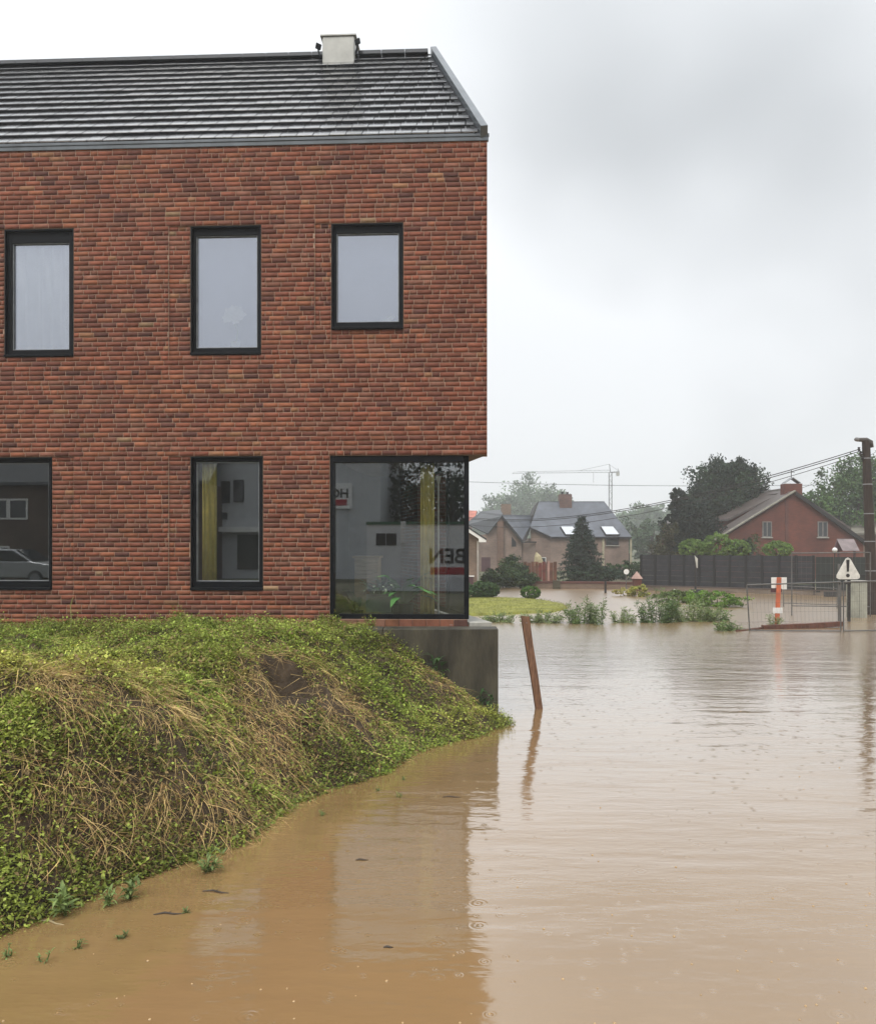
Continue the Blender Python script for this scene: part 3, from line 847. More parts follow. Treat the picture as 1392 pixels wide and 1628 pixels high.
pot_plant('green leafy plant in a dark pot behind the glazed corner', uat(637), -0.42, zfl, 0.17, 0.36, 34, 0.8, 0.13, (0.14, 0.34, 0.10))
pot_plant('white flowering plants in a long grey trough inside the corner window', uat(598), -0.45, zfl + 0.22, 0.14, 0.28, 60, 0.42, 0.06, (0.5, 0.6, 0.45), M_zinc, square=0.4)
pot_plant('single dark broad leaf plant inside the corner window by the brick', uat(562), -0.4, zfl, 0.09, 0.25, 7, 0.65, 0.14, (0.03, 0.09, 0.02), up=1.1)
# orchid on the sill
u, z = fpix(369, 545)
orc = thing('orchid', FR.p(u, -0.19, W['b'][2] + 0.13), 'white orchid in a pot in the middle upper window', 'plant')
m = MB(); m.tube([FR.p(u, -0.19, W['b'][2] + 0.10), FR.p(u, -0.19, W['b'][2] + 0.24)], [0.05, 0.07], 12); m.build('pot', M_white, orc)
m = MB(); m.tube([FR.p(u, -0.19, W['b'][2] + 0.2), FR.p(u - 0.03, -0.21, W['b'][2] + 0.42), FR.p(u + 0.05, -0.2, W['b'][2] + 0.60), FR.p(u + 0.13, -0.2, W['b'][2] + 0.57)], 0.006, 5); m.build('stem', mat('green_stem', (0.1, 0.2, 0.05), 0.6), orc)
for du, dz in ((0.13, 0.58), (0.10, 0.66), (0.03, 0.70), (-0.04, 0.69), (-0.06, 0.62), (0.06, 0.60), (-0.09, 0.63), (0.0, 0.56)):
    m = MB()
    for a in range(5):
        g = a * 2 * math.pi / 5 + dz * 9
        c0 = Vector(FR.p(u + du, -0.165, W['b'][2] + dz * 1.05)); e1 = FR.u * math.cos(g) + Vector((0, 0, math.sin(g))); e2 = FR.u * -math.sin(g) + Vector((0, 0, math.cos(g)))
        m.poly([c0, c0 + e1 * 0.05 + e2 * 0.036 + FR.n * 0.008, c0 + e1 * 0.088 + FR.n * 0.004, c0 + e1 * 0.05 - e2 * 0.036 + FR.n * 0.008])
    m.build('blossom', M_cloth, orc)
# small vase in the window nearest the gable, cabinet and lamp in the corner room
u, _ = fpix(612, 500)
vz = W['c'][2] + 0.12
orn = thing('ornament', FR.p(u, -0.22, vz), 'small white shell ornament on the sill nearest the gable corner', 'ornament')
m = MB(); m.tube([FR.p(u + 0.1, -0.22, vz + 0.03), FR.p(u, -0.22, vz + 0.05), FR.p(u - 0.08, -0.2, vz + 0.11), FR.p(u - 0.13, -0.21, vz + 0.12)], [0.015, 0.04, 0.035, 0.01], 8); m.build('shell', M_white, orn, smooth=True)
cab = thing('cabinet', FR.p(uat(556), -1.6, zfl), 'pale wooden cabinet against the wall of the corner room', 'cabinet')
m = MB(); mw = mat('pale_oak', (0.42, 0.32, 0.2), 0.6, 0.15, 4, stretch=(1, 1, 8)); ua, ub = uat(582), uat(540)
m.box(ua, ub, -2.0, -1.55, zfl + 0.06, zfl + 1.05, FR); cb_ = m.build('carcass', mw, cab, bevel=0.006)
for k in range(2):
    m = MB(); h = (ub - ua) / 2; m.box(ua + k * h + 0.01, ua + (k + 1) * h - 0.01, -1.548, -1.53, zfl + 0.10, zfl + 1.0, FR); m.build('door', mw, cab)
m = MB(); m.box(ua - 0.03, ub + 0.03, -2.02, -1.5, zfl + 1.052, zfl + 1.09, FR); m.build('top', mw, cab)
lamp = thing('floor_lamp', FR.p(uat(694), -0.5, zfl), 'thin pale floor lamp beside the yellow curtain in the corner', 'lamp')
m = MB(); m.tube([FR.p(uat(694), -0.5, zfl), FR.p(uat(694), -0.5, zfl + 2.3)], 0.014, 8); m.build('pole', M_white, lamp)
m = MB(); m.tube([FR.p(uat(694), -0.5, zfl), FR.p(uat(694), -0.5, zfl + 0.02)], 0.13, 16); m.build('base', M_white, lamp)
m = MB(); m.tube([FR.p(uat(694), -0.5, zfl + 2.25), FR.p(uat(694), -0.5, zfl + 2.3), FR.p(uat(694), -0.5, zfl + 2.36)], [0.02, 0.03, 0.05], 16); m.build('lamp_shade', M_white, lamp)
# ================================================================== PLANTS ON THE BANK
def leaf_quads(c, dirs, nrm, ln, wd):
    """pointed leaves: 4-vertex folded diamonds; c base points, dirs along the leaf, nrm leaf normal (all Nx3)"""
    sd = np.cross(dirs, nrm); sd /= np.linalg.norm(sd, axis=1, keepdims=True) + 1e-9
    ln = ln[:, None]; wd = wd[:, None]
    v = np.stack([c, c + dirs * ln * 0.5 + sd * wd / 2 + nrm * wd * 0.15, c + dirs * ln, c + dirs * ln * 0.5 - sd * wd / 2 + nrm * wd * 0.15], 1)
    q = np.arange(len(c) * 4).reshape(-1, 4)
    return v.reshape(-1, 3), q
def unit(a): return a / (np.linalg.norm(a, axis=1, keepdims=True) + 1e-9)
def blades(base, d0, d1, ln, wd, seg=3):
    """thin curved ribbons: direction bends from d0 to d1 along the length"""
    n = len(base); sd = np.cross(d0, np.array([[0, 0, 1.0]])) + 1e-3; sd = unit(sd)
    ang = RNG.uniform(0, np.pi, n)[:, None]
    sd = unit(sd * np.cos(ang) + np.cross(unit(d0), sd) * np.sin(ang))
    rows = []; p = base.copy()
    for k in range(seg + 1):
        t = k / seg; wk = (wd * (1 - t * 0.92))[:, None] / 2
        rows.append(p - sd * wk); rows.append(p + sd * wk)
        d = unit(d0 * (1 - t) + d1 * t); p = p + d * (ln / seg)[:, None]
    v = np.stack(rows, 1).reshape(-1, 3); m_ = 2 * (seg + 1)
    o = (np.arange(n) * m_)[:, None, None]
    q = np.array([[2 * k, 2 * k + 1, 2 * k + 3, 2 * k + 2] for k in range(seg)])[None] + o
    return v, q.reshape(-1, 4), m_

def bank_points(n, dens):
    X = RNG.uniform(-9.0, 1.2, n * 6); Y = RNG.uniform(4.6, 13.45, n * 6)
    # nearer ground fills more of the picture: sample denser near
    keep = RNG.random(len(X)) < np.clip((7.0 / Y) ** 1.4, 0, 1)
    X, Y = X[keep], Y[keep]
    # nothing far outside the view
    px = CX + X * F / Y; k = (px > -320); X, Y = X[k], Y[k]
    Z = bank_h(X, Y); k = (Z > -0.07) & ~((Y > 12.66) & (X > -0.95)); X, Y, Z = X[k], Y[k], Z[k]
    d = dens(X, Y, Z); k = RNG.random(len(X)) < d
    X, Y, Z = X[k][:n], Y[k][:n], Z[k][:n]
    return X, Y, Z
def ell(px, py, cx, cy, rx, ry, rot=0.0):
    c, s = math.cos(rot), math.sin(rot); dx_, dy_ = px - cx, py - cy
    a = (dx_ * c + dy_ * s) / rx; b = (-dx_ * s + dy_ * c) / ry
    return np.exp(-(a * a + b * b))
def straw_map(X, Y, Z):
    px, py = w2px(X, Y, Z)
    s = 0.9 * ell(px, py, 430, 1090, 60, 50, 0.7) + 0.8 * ell(px, py, 545, 1130, 75, 28, 0.7) + 1.0 * ell(px, py, 430, 1190, 55, 55, 0.9) + 0.9 * ell(px, py, 380, 1315, 70, 28, 0.25)
    s += 0.6 * ell(px, py, 60, 1235, 110, 40, 0.1) + 0.5 * ell(px, py, 250, 1260, 130, 45, 0.1) + 0.7 * ell(px, py, 110, 1120, 50, 30, 0.6) + 0.5 * ell(px, py, 250, 1130, 110, 40, 0.2) + 0.5 * ell(px, py, 120, 1330, 120, 35, 0)
    s += 0.5 * ell(px, py, 700, 1085, 45, 20, 0.5) + 0.45 * ell(px, py, 60, 1085, 80, 18, 0)
    return np.clip(1.25 * s * (0.3 + 1.5 * fbm(X * 2.3, Y * 2.3, 51)), 0, 1)
def bare_map(X, Y, Z):
    px, py = w2px(X, Y, Z)
    rh = np.hypot((X - HOLE[0]) / 0.42, (Y - HOLE[1]) / 0.30); s = 1.6 * np.exp(-rh ** 6) + 0.6 * ell(px, py, 190, 1125, 70, 16, 0.15) + 0.8 * ell(px, py, 570, 1160, 60, 9, 0.85) + 0.7 * ell(px, py, 40, 1330, 45, 20, 0) + 0.6 * ell(px, py, 600, 1185, 30, 8, 0.6) + 0.7 * ell(px, py, 505, 1235, 22, 14, 0.7) + 0.55 * ell(px, py, 300, 1190, 90, 30, 0.2) + 0.6 * ell(px, py, 535, 1060, 24, 10, 0)
    s += 0.35 * ell(px, py, 60, 1023, 90, 8, 0) + 0.4 * ell(px, py, 240, 1030, 60, 7, 0)
    n = fbm(X * 3.1, Y * 3.1, 77)
    return np.clip(s + np.clip((n - 0.62) * 3, 0, 0.6), 0, 1)
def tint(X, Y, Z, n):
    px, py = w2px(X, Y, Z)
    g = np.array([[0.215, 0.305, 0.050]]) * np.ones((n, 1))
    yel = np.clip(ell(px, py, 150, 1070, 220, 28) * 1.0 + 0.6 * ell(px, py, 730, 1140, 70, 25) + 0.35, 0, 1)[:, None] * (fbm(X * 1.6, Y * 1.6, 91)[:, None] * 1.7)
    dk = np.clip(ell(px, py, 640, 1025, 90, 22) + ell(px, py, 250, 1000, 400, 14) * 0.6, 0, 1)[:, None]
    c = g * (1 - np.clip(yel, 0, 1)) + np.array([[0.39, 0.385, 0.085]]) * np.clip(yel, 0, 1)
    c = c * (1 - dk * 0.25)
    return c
def terrain_n(X, Y):
    e = 0.04
    gx_ = (bank_h(X + e, Y) - bank_h(X - e, Y)) / (2 * e); gy_ = (bank_h(X, Y + e) - bank_h(X, Y - e)) / (2 * e)
    return unit(np.stack([-gx_, -gy_, np.ones_like(gx_)], 1))

# small-leaved weeds: rosettes of five leaves
X, Y, Z = bank_points(84000, lambda x, y, z: np.clip((0.35 + 1.0 * fbm(x * 2.2, y * 2.2, 5)) * (1 - 0.86 * straw_map(x, y, z)) * (1 - 0.95 * bare_map(x, y, z)), 0, 1))
n = len(X); K = 5
tn = terrain_n(X, Y); hgt = RNG.uniform(0.005, 0.10, n) * (0.15 + 7.0 * np.clip(fbm(X * 3.0, Y * 3.0, 8) - 0.38, 0, 1))
base = np.stack([X, Y, Z], 1)
C = np.repeat(base, K, 0); TN = np.repeat(tn, K, 0); H = np.repeat(hgt, K)
az = RNG.uniform(0, 2 * np.pi, n * K); el_ = RNG.uniform(-0.25, 0.9, n * K)
D = np.stack([np.cos(az) * np.cos(el_), np.sin(az) * np.cos(el_), np.sin(el_)], 1)
C = C + np.stack([np.zeros(n * K), np.zeros(n * K), H * RNG.uniform(0.2, 1.1, n * K)], 1) + RNG.normal(0, 0.022, (n * K, 3)) * np.array([[1, 1, 0.3]])
NR = unit(np.cross(D, np.cross(np.array([[0, 0, 1.0]]) + RNG.normal(0, 0.35, (n * K, 3)), D)))
sz = RNG.uniform(0.016, 0.042, n * K) * np.repeat(RNG.uniform(0.6, 1.35, n), K)
v, q = leaf_quads(C, D, NR, sz, sz * RNG.uniform(0.45, 0.75, n * K))
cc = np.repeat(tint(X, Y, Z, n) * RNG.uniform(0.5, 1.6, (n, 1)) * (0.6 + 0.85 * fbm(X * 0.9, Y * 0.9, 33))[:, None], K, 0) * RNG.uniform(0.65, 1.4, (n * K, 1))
dead = RNG.random(n * K) < np.repeat(0.08 + 0.55 * straw_map(X, Y, Z) + 0.25 * np.clip(fbm(X * 1.3, Y * 1.3, 66) * 3 - 1.3, 0, 1), K)
cc[dead] = np.array([0.28, 0.20, 0.09]) * RNG.uniform(0.6, 1.3, (dead.sum(), 1))
tag(link('weeds', np_mesh('weeds', v, q, M_leaf, np.repeat(cc, 4, 0))), 'low green leafy weeds covering the earth bank', 'weeds', kind='stuff')

# a ragged fringe of half-drowned weeds along the waterline
X, Y, Z = bank_points(7000, lambda x, y, z: np.exp(-((z + 0.02) / 0.05) ** 2) * np.clip(fbm(x * 2.4, y * 2.4, 58) * 3.2 - 1.0, 0, 1))
n = len(X); K = 6
C = np.repeat(np.stack([X, Y, np.maximum(Z, -0.03)], 1), K, 0) + np.stack([RNG.normal(0, 0.03, n * K), RNG.normal(0, 0.03, n * K), RNG.uniform(0, 0.09, n * K)], 1)
az = RNG.uniform(0, 2 * np.pi, n * K); el_ = RNG.uniform(-0.2, 1.1, n * K); D = np.stack([np.cos(az) * np.cos(el_), np.sin(az) * np.cos(el_), np.sin(el_)], 1)
sz = RNG.uniform(0.02, 0.055, n * K); v, q = leaf_quads(C, D, unit(np.cross(D, RNG.normal(0, 1, (n * K, 3)))), sz, sz * RNG.uniform(0.25, 0.6, n * K))
cc = np.array([[0.21, 0.28, 0.06]]) * RNG.uniform(0.5, 1.5, (n * K, 1))
tag(link('shore_weeds', np_mesh('shore_weeds', v, q, M_leaf, np.repeat(cc, 4, 0))), 'half drowned weeds fringing the waterline of the bank', 'weeds', kind='stuff')

# grass blades
X, Y, Z = bank_points(52000, lambda x, y, z: np.clip((0.3 + 0.9 * fbm(x * 1.9, y * 1.9, 15)) * (1 - 0.35 * straw_map(x, y, z)) * (1 - 0.9 * bare_map(x, y, z)) * np.clip((1.6 - np.maximum(z, 0)) * 0.3 + 0.5 * (z > 0.9), 0.3, 1), 0, 1))
n = len(X); az = RNG.uniform(0, 2 * np.pi, n); le = RNG.uniform(0.3, 1.0, n)
d0 = np.stack([np.cos(az) * le, np.sin(az) * le, np.ones(n)], 1); d1 = np.stack([np.cos(az) * 1.2, np.sin(az) * 1.2, RNG.uniform(-0.6, 0.4, n)], 1)
v, q, m_ = blades(np.stack([X, Y, Z - 0.01], 1), unit(d0), unit(d1), RNG.uniform(0.05, 0.19, n), RNG.uniform(0.0025, 0.006, n))
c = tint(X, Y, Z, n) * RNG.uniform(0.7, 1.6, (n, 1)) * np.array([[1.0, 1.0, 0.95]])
dd = RNG.random(n) < 0.15 + 0.5 * straw_map(X, Y, Z); c[dd] = np.array([0.42, 0.32, 0.14]) * RNG.uniform(0.6, 1.3, (dd.sum(), 1))
tag(link('grass', np_mesh('grass', v, q, M_leaf, np.repeat(c, m_, 0))), 'thin green grass blades among the weeds on the bank', 'grass', kind='stuff')

# flattened straw, stalks lying down the slope in swathes
X, Y, Z = bank_points(30000, lambda x, y, z: np.clip(straw_map(x, y, z) * 1.1 + 0.05, 0, 1) * (1 - 0.8 * np.clip(bare_map(x, y, z), 0, 1)))
n = len(X); tn = terrain_n(X, Y)
down = np.stack([tn[:, 0], tn[:, 1], np.zeros(n)], 1); down = unit(down + 1e-3)
px, py = w2px(X, Y, Z)
lean = np.stack([np.full(n, 0.55), np.full(n, -0.75), np.zeros(n)], 1)
d = unit(down * 0.8 + lean * 0.9 + RNG.normal(0, 0.68, (n, 3)) * np.array([[1, 1, 0]]))
# keep stalks tangent to the slope, slightly lifted
d = d - tn * np.sum(d * tn, 1, keepdims=True)
d0 = unit(d + tn * RNG.uniform(0.05, 0.55, (n, 1))); d1 = unit(d - tn * RNG.uniform(-0.15, 0.5, (n, 1)))
ln = RNG.uniform(0.08, 0.38, n)
v, q, m_ = blades(np.stack([X, Y, Z], 1) + tn * RNG.uniform(0.005, 0.05, (n, 1)), d0, d1, ln, RNG.uniform(0.0025, 0.006, n), 4)
v[:, 2] = np.maximum(v[:, 2], 0.004)
c = np.array([[0.70, 0.51, 0.22]]) * RNG.uniform(0.45, 1.35, (n, 1)); o_ = RNG.random(n) < 0.25; c[o_] *= np.array([0.65, 0.55, 0.55])
tag(link('dry_straw', np_mesh('dry_straw', v, q, M_straw, np.repeat(c, m_, 0))), 'flattened dry straw lying down the slope of the bank', 'straw', kind='stuff')

# pebbles and crumbs of soil in the bare patches
X, Y, Z = bank_points(1500, lambda x, y, z: np.clip(bare_map(x, y, z), 0, 1))
n = len(X); r = RNG.uniform(0.006, 0.022, n)
octv = np.array([[1, 0, 0], [0, 1, 0], [-1, 0, 0], [0, -1, 0], [0, 0, 0.8], [0, 0, -0.6]], float); octf = np.array([[0, 1, 4], [1, 2, 4], [2, 3, 4], [3, 0, 4], [1, 0, 5], [2, 1, 5], [3, 2, 5], [0, 3, 5]])
v = (np.stack([X, Y, Z + 0.004], 1)[:, None] + octv[None] * r[:, None, None] * RNG.uniform(0.7, 1.3, (n, 6, 1))).reshape(-1, 3)
t_ = (octf[None] + (np.arange(n) * 6)[:, None, None]).reshape(-1, 3)
c = np.array([[0.13, 0.10, 0.07]]) * RNG.uniform(0.4, 1.6, (n, 1))
tag(link('soil_crumbs', np_mesh('soil_crumbs', v, None, mat('crumb', attr=True, rough=0.85, var=0.1), np.repeat(c, 6, 0), tris=t_)), 'crumbs of wet brown soil on the bare patches of the bank', 'soil', kind='stuff')

# single weeds standing along the bank, at the wall foot and against the concrete
def small_weed(label, base, h, n, wd, c, cat='weed', group=None, name='weed_plant', ln=None):
    o = thing(name, base, label, cat, group)
    m = MB(); m.col = (c[0] * 0.8, c[1] * 0.8, c[2] * 0.8)
    tips = []
    for k in range(max(1, n // 7)):
        a = RNG.uniform(0, 6.28); r_ = RNG.uniform(0, wd * 0.5); top = Vector(base) + Vector((math.cos(a) * r_, math.sin(a) * r_, h * RNG.uniform(0.6, 1.0)))
        mid = (Vector(base) + top) / 2 + Vector((RNG.normal(0, wd * 0.1), RNG.normal(0, wd * 0.1), 0)); m.tube([base, mid, top], [0.006, 0.005, 0.002], 4); tips.append((Vector(base), mid, top))
    m.build('stem', M_leaf, o)
    m = MB()
    for k in range(n):
        b_, mi, t__ = tips[RNG.integers(len(tips))]; t = RNG.uniform(0.15, 1.0)
        p = b_.lerp(mi, t * 2) if t < 0.5 else mi.lerp(t__, t * 2 - 1)
        leaf_blades(m, p, 1, (ln or h * 0.35), (ln or h * 0.35) * RNG.uniform(0.12, 0.34), 0.01, RNG, c, RNG.uniform(0.1, 1.1), RNG.uniform(0.1, 0.7))
    m.build('leaves', M_leaf, o, smooth=True)
    return o
def on_bank(px, py):
    """march along the pixel ray to the bank"""
    for Yd in np.arange(4.5, 13.6, 0.02):
        X_, Z_ = (px - CX) * Yd / F, EYE - (py - HZ) * Yd / F
        if bank_h(np.array([X_]), np.array([Yd]))[0] > Z_: return Vector((X_, Yd, Z_ - 0.01))
    return Vector((X_, Yd, Z_))
small_weed('leafy weed growing against the concrete wall at its waterline corner', (0.62, 12.55, 0.05), 0.45, 34, 0.45, (0.045, 0.10, 0.03))
small_weed('dark weed climbing the concrete wall above the grass slope', (0.0, 12.6, 0.45), 0.5, 30, 0.45, (0.055, 0.11, 0.035))
small_weed('dark leafy weed at the brick wall foot beside the glazed corner', FR.p(uat(512), 0.1, 1.3), 0.2, 22, 0.25, (0.05, 0.11, 0.03))
sp = on_bank(112, 1012)
o = thing('grass_stalk', sp, 'tall pale grass stalk standing on the bank top before the brick wall', 'grass')
m = MB(); m.col = (0.33, 0.32, 0.13); m.tube([sp, sp + Vector((0.01, 0, 0.25)), sp + Vector((0.0, 0, 0.45)), sp + Vector((0.035, -0.02, 0.54))], [0.007, 0.006, 0.005, 0.003], 5); m.build('stem', M_straw, o)
m = MB(); m.col = (0.36, 0.30, 0.13)
for k in range(14):
    b_ = sp + Vector((0.0 + 0.003 * k, -0.001 * k, 0.42 + 0.009 * k)); m.tube([b_, b_ + Vector((RNG.normal(0, 0.012), RNG.normal(0, 0.012), 0.025))], [0.004, 0.001], 4)
m.build('seed_head', M_straw, o)

# weeds standing in or drifting on the water off the bank
def wpt(px, py): Yd = EYE * F / (py - HZ); return Vector(((px - CX) * Yd / F, Yd, 0.0))
for px_, py_, h, lab in ((600, 1258, 0.06, 'nearer the straw bank of two tiny weeds standing in the shallows'), (632, 1268, 0.06, 'small weed in the shallow water below the bank point'), (512, 1297, 0.05, 'tiny weed afloat below the gully mouth'),
                         (330, 1385, 0.16, 'bushy green weed standing in the water below the straw fan'), (208, 1428, 0.16, 'taller of the weeds in the shallows at the muddy shore'), (172, 1440, 0.12, 'low weed in the shallows beside the taller one'),
                         (105, 1455, 0.20, 'large weed clump half drowned at the lower shore'), (293, 1452, 0.05, 'tiny weed floating beside a dark twig'), (190, 1493, 0.06, 'small flat weed floating off the lower shore'), (120, 1508, 0.06, 'small dark weed drifting between two others off the shore'), (70, 1530, 0.08, 'outermost floating weed tuft in the brown foreground water'),
                         (12, 1520, 0.07, 'faint weed at the very edge of the brown water'), (640, 1240, 0.05, 'small weed poking up just off the green point')):
    small_weed(lab, wpt(px_, py_) - Vector((0, 0, 0.02)), h + 0.02, int(RNG.integers(14, 24)) if h < 0.1 else int(RNG.integers(40, 60)), h * 1.6, tuple(np.array((0.19, 0.26, 0.085)) * RNG.uniform(0.7, 1.2)), group='weeds drifting off the bank', name='water_weed', ln=max(0.04, h * 0.55))
# twigs and chips afloat
M_twig = mat('wet_twig', (0.035, 0.022, 0.013), 0.5, 0.2, 20)
for px_, py_, l, a, lab in ((343, 1419, 0.20, -0.15, 'dark twig floating below the straw fan'), (268, 1454, 0.20, 0.1, 'curved dark twig floating beside a tiny weed'), (82, 1468, 0.2, -0.3, 'pale straw stick floating at the lower shore'), (575, 1368, 0.10, 0.05, 'short dark twig on the grey brown water'), (718, 1268, 0.18, 0.02, 'thin dark twig in the ripples below the point'),
                            (617, 1507, 0.06, 0.0, 'dark wood chip on the brown water in the foreground')):
    p = wpt(px_, py_); o = thing('twig', p, lab, 'twig', 'bits of wood afloat')
    m = MB(); dv = Vector((math.cos(a), math.sin(a), 0)) * l / 2; bend = Vector((0, l * 0.1, 0.004))
    m.tube([p - dv + Vector((0, 0, 0.002)), p - dv * 0.3 + bend, p + dv * 0.4 - bend * 0.3 + Vector((0, 0, 0.004)), p + dv + Vector((0, 0, 0.001))], [0.005, 0.009, 0.008, 0.003], 5)
    m.build('stick', M_twig if 'pale' not in lab else mat('straw_stick', (0.4, 0.32, 0.18), 0.7), o)
    m = MB(); m.tube([p - dv * 0.1 + bend * 0.6, p - dv * 0.1 + bend * 0.6 + Vector((l * 0.10, l * 0.16, 0.006))], [0.004, 0.001], 4); m.build('stub', M_twig, o)
# bubbles and rain splashes on the surface
n = 110
px = RNG.uniform(-60, 1450, n); py = 1628 - 560 * RNG.random(n) ** 1.6
Yd = EYE * F / (py - HZ); Xd = (px - CX) * Yd / F; k = bank_h(np.clip(Xd, -9, 1.3), np.clip(Yd, 4, 13.7)) < -0.05; k |= Xd > 1.2
Xd, Yd = Xd[k], Yd[k]; n = len(Xd); r = RNG.uniform(0.004, 0.010, n)
ring = [(math.cos(a), math.sin(a)) for a in np.arange(8) * math.pi / 4]
v = []; q = []; t_ = []
for x, y, r_ in zip(Xd, Yd, r):
    i = len(v); v += [(x + a * r_, y + b * r_, 0.001) for a, b in ring] + [(x + a * r_ * 0.65, y + b * r_ * 0.65, r_ * 0.6) for a, b in ring] + [(x, y, r_ * 0.8)]
    q += [(i + j, i + (j + 1) % 8, i + 8 + (j + 1) % 8, i + 8 + j) for j in range(8)]; t_ += [(i + 8 + j, i + 8 + (j + 1) % 8, i + 16) for j in range(8)]
tag(link('rain_splash', np_mesh('rain_splash', np.array(v), np.array(q), mat('splash', (0.42, 0.27, 0.12), 0.05, 0.1, 4, spec=0.6), tris=np.array(t_), smooth=True)), 'scattered bubbles of rain drops on the brown water', 'bubbles', kind='stuff')

# ---- the leaning wooden stake
b0 = wpt(856, 1127); tp = px2w(834, 978, b0.y + 0.05)
o = thing('wooden_stake', (b0.x, b0.y, 0), 'leaning brown wooden stake standing in the flood by the concrete corner', 'stake')
m = MB(); ax = (tp - b0).normalized(); lo = b0 - ax * 0.6
r_ = Vector((0.985, 0.17, 0)).normalized(); r_ = (r_ - ax * r_.dot(ax)).normalized(); q_ = ax.cross(r_)
def ringv(p, a, b, sh=0.0): return [p - r_ * a - q_ * b, p + r_ * a - q_ * b - ax * sh, p + r_ * a + q_ * b - ax * sh, p - r_ * a + q_ * b]
pts = [ringv(lo, 0.052, 0.03), ringv(b0 + ax * 0.5 + r_ * 0.005, 0.055, 0.032), ringv(b0 + ax * 1.0 - r_ * 0.004, 0.058, 0.032), ringv(tp, 0.06, 0.033, 0.03)]
for a, b in zip(pts[:-1], pts[1:]):
    i = len(m.v); m.v += [tuple(x) for x in a + b]; m.c += [None] * 8
    m.f += [(i, i + 1, i + 5, i + 4), (i + 1, i + 2, i + 6, i + 5), (i + 2, i + 3, i + 7, i + 6), (i + 3, i, i + 4, i + 7)]
i = len(m.v) - 4; m.f.append((i, i + 1, i + 2, i + 3))
m.build('post', M_wood, o)
m = MB(); pn = tp - ax * 0.12 - q_ * 0.031; m.ball(tuple(pn), 0.008, 8, 5); m.build('nail', M_galv, o)
# ================================================================== BEYOND THE WATER
TR = np.random.default_rng(99)
def cloud(center, radii, nclump, per, leaf, cols, clump_r=0.28, shell=0.55, flat=0.0, rough=0.55):
    """leaf-sized faces in clumps spread through an uneven crown; returns verts, quads, colours"""
    c = np.array(center, float); R = np.array(radii, float)
    d = unit(TR.normal(0, 1, (nclump, 3))); rr = TR.uniform(shell ** 3, 1.0, nclump) ** (1 / 3.0)
    bump = 1 - rough * 0.58 + rough * TR.random(nclump)
    cc = d * rr[:, None] * bump[:, None]
    if flat: cc[:, 2] = np.maximum(cc[:, 2], -flat)
    cr = clump_r * (0.6 + 0.8 * TR.random(nclump))
    ld = unit(TR.normal(0, 1, (nclump * per, 3))) * (TR.random((nclump * per, 1)) ** 0.5)
    P = (np.repeat(cc, per, 0) + ld * np.repeat(cr, per)[:, None]) * R + c
    n = len(P)
    a = unit(TR.normal(0, 1, (n, 3))); b = unit(np.cross(a, TR.normal(0, 1, (n, 3))))
    s = (leaf * TR.uniform(0.6, 1.3, n))[:, None]
    v = np.stack([P - a * s, P + b * s * 0.55, P + a * s, P - b * s * 0.55], 1).reshape(-1, 3)
    cols = np.array(cols); k = TR.integers(len(cols), size=nclump)
    col = np.repeat(cols[k] * TR.uniform(0.75, 1.25, (nclump, 1)), per, 0) * TR.uniform(0.75, 1.3, (n, 1))
    return v, np.arange(n * 4).reshape(-1, 4), np.repeat(col, 4, 0)
def join(parts):
    vs_, qs_, cs_ = [], [], []; o = 0
    for v, q, c in parts:
        vs_.append(v); qs_.append(q + o); cs_.append(c); o += len(v)
    return np.concatenate(vs_), np.concatenate(qs_), np.concatenate(cs_)
DARK = [(0.020, 0.042, 0.022), (0.028, 0.055, 0.026), (0.016, 0.032, 0.019)]
MID = [(0.06, 0.12, 0.03), (0.08, 0.145, 0.038), (0.042, 0.085, 0.024)]
LITE = [(0.14, 0.23, 0.05), (0.18, 0.27, 0.07), (0.10, 0.17, 0.04)]
HAZY = [(0.075, 0.115, 0.065), (0.09, 0.135, 0.075), (0.06, 0.095, 0.055)]  # leaf greens paled so the colour adds distance haze to the volume's
def tree(label, base, lobes, cols, leaf, ncl, per, trunk_r, name='tree', group=None, limbs=7, clump_r=0.28, cat='tree', shell=0.5):
    """lobes: list of (centre offset, radii) making up an uneven crown"""
    o = thing(name, base, label, cat, group); B = Vector(base)
    top = B + Vector(lobes[0][0])
    m = MB(); m.tube([B - Vector((0, 0, 0.3)), B.lerp(top, 0.4) + Vector((trunk_r * 0.5, 0, 0)), top], [trunk_r, trunk_r * 0.75, trunk_r * 0.25], 8)
    for k in range(limbs):
        lb = lobes[k % len(lobes)]; st = B.lerp(top, TR.uniform(0.3, 0.75)); en = B + Vector(lb[0]) + Vector(TR.normal(0, 0.45, 3)) * Vector(lb[1]).length * 0.5
        m.tube([st, st.lerp(en, 0.5) + Vector((0, 0, 0.08 * (en - st).length)), en], [trunk_r * 0.4, trunk_r * 0.25, trunk_r * 0.08], 5)
    m.build('trunk', M_bark, o, smooth=True)
    tot = sum(l[1][0] * l[1][2] for l in lobes)
    v, q, c = join([cloud(B + Vector(l[0]), l[1], max(6, int(ncl * l[1][0] * l[1][2] / tot)), per, leaf, cols, clump_r, shell) for l in lobes])
    link('crown', np_mesh('crown', v, q, M_leafd, c), o)
    return o
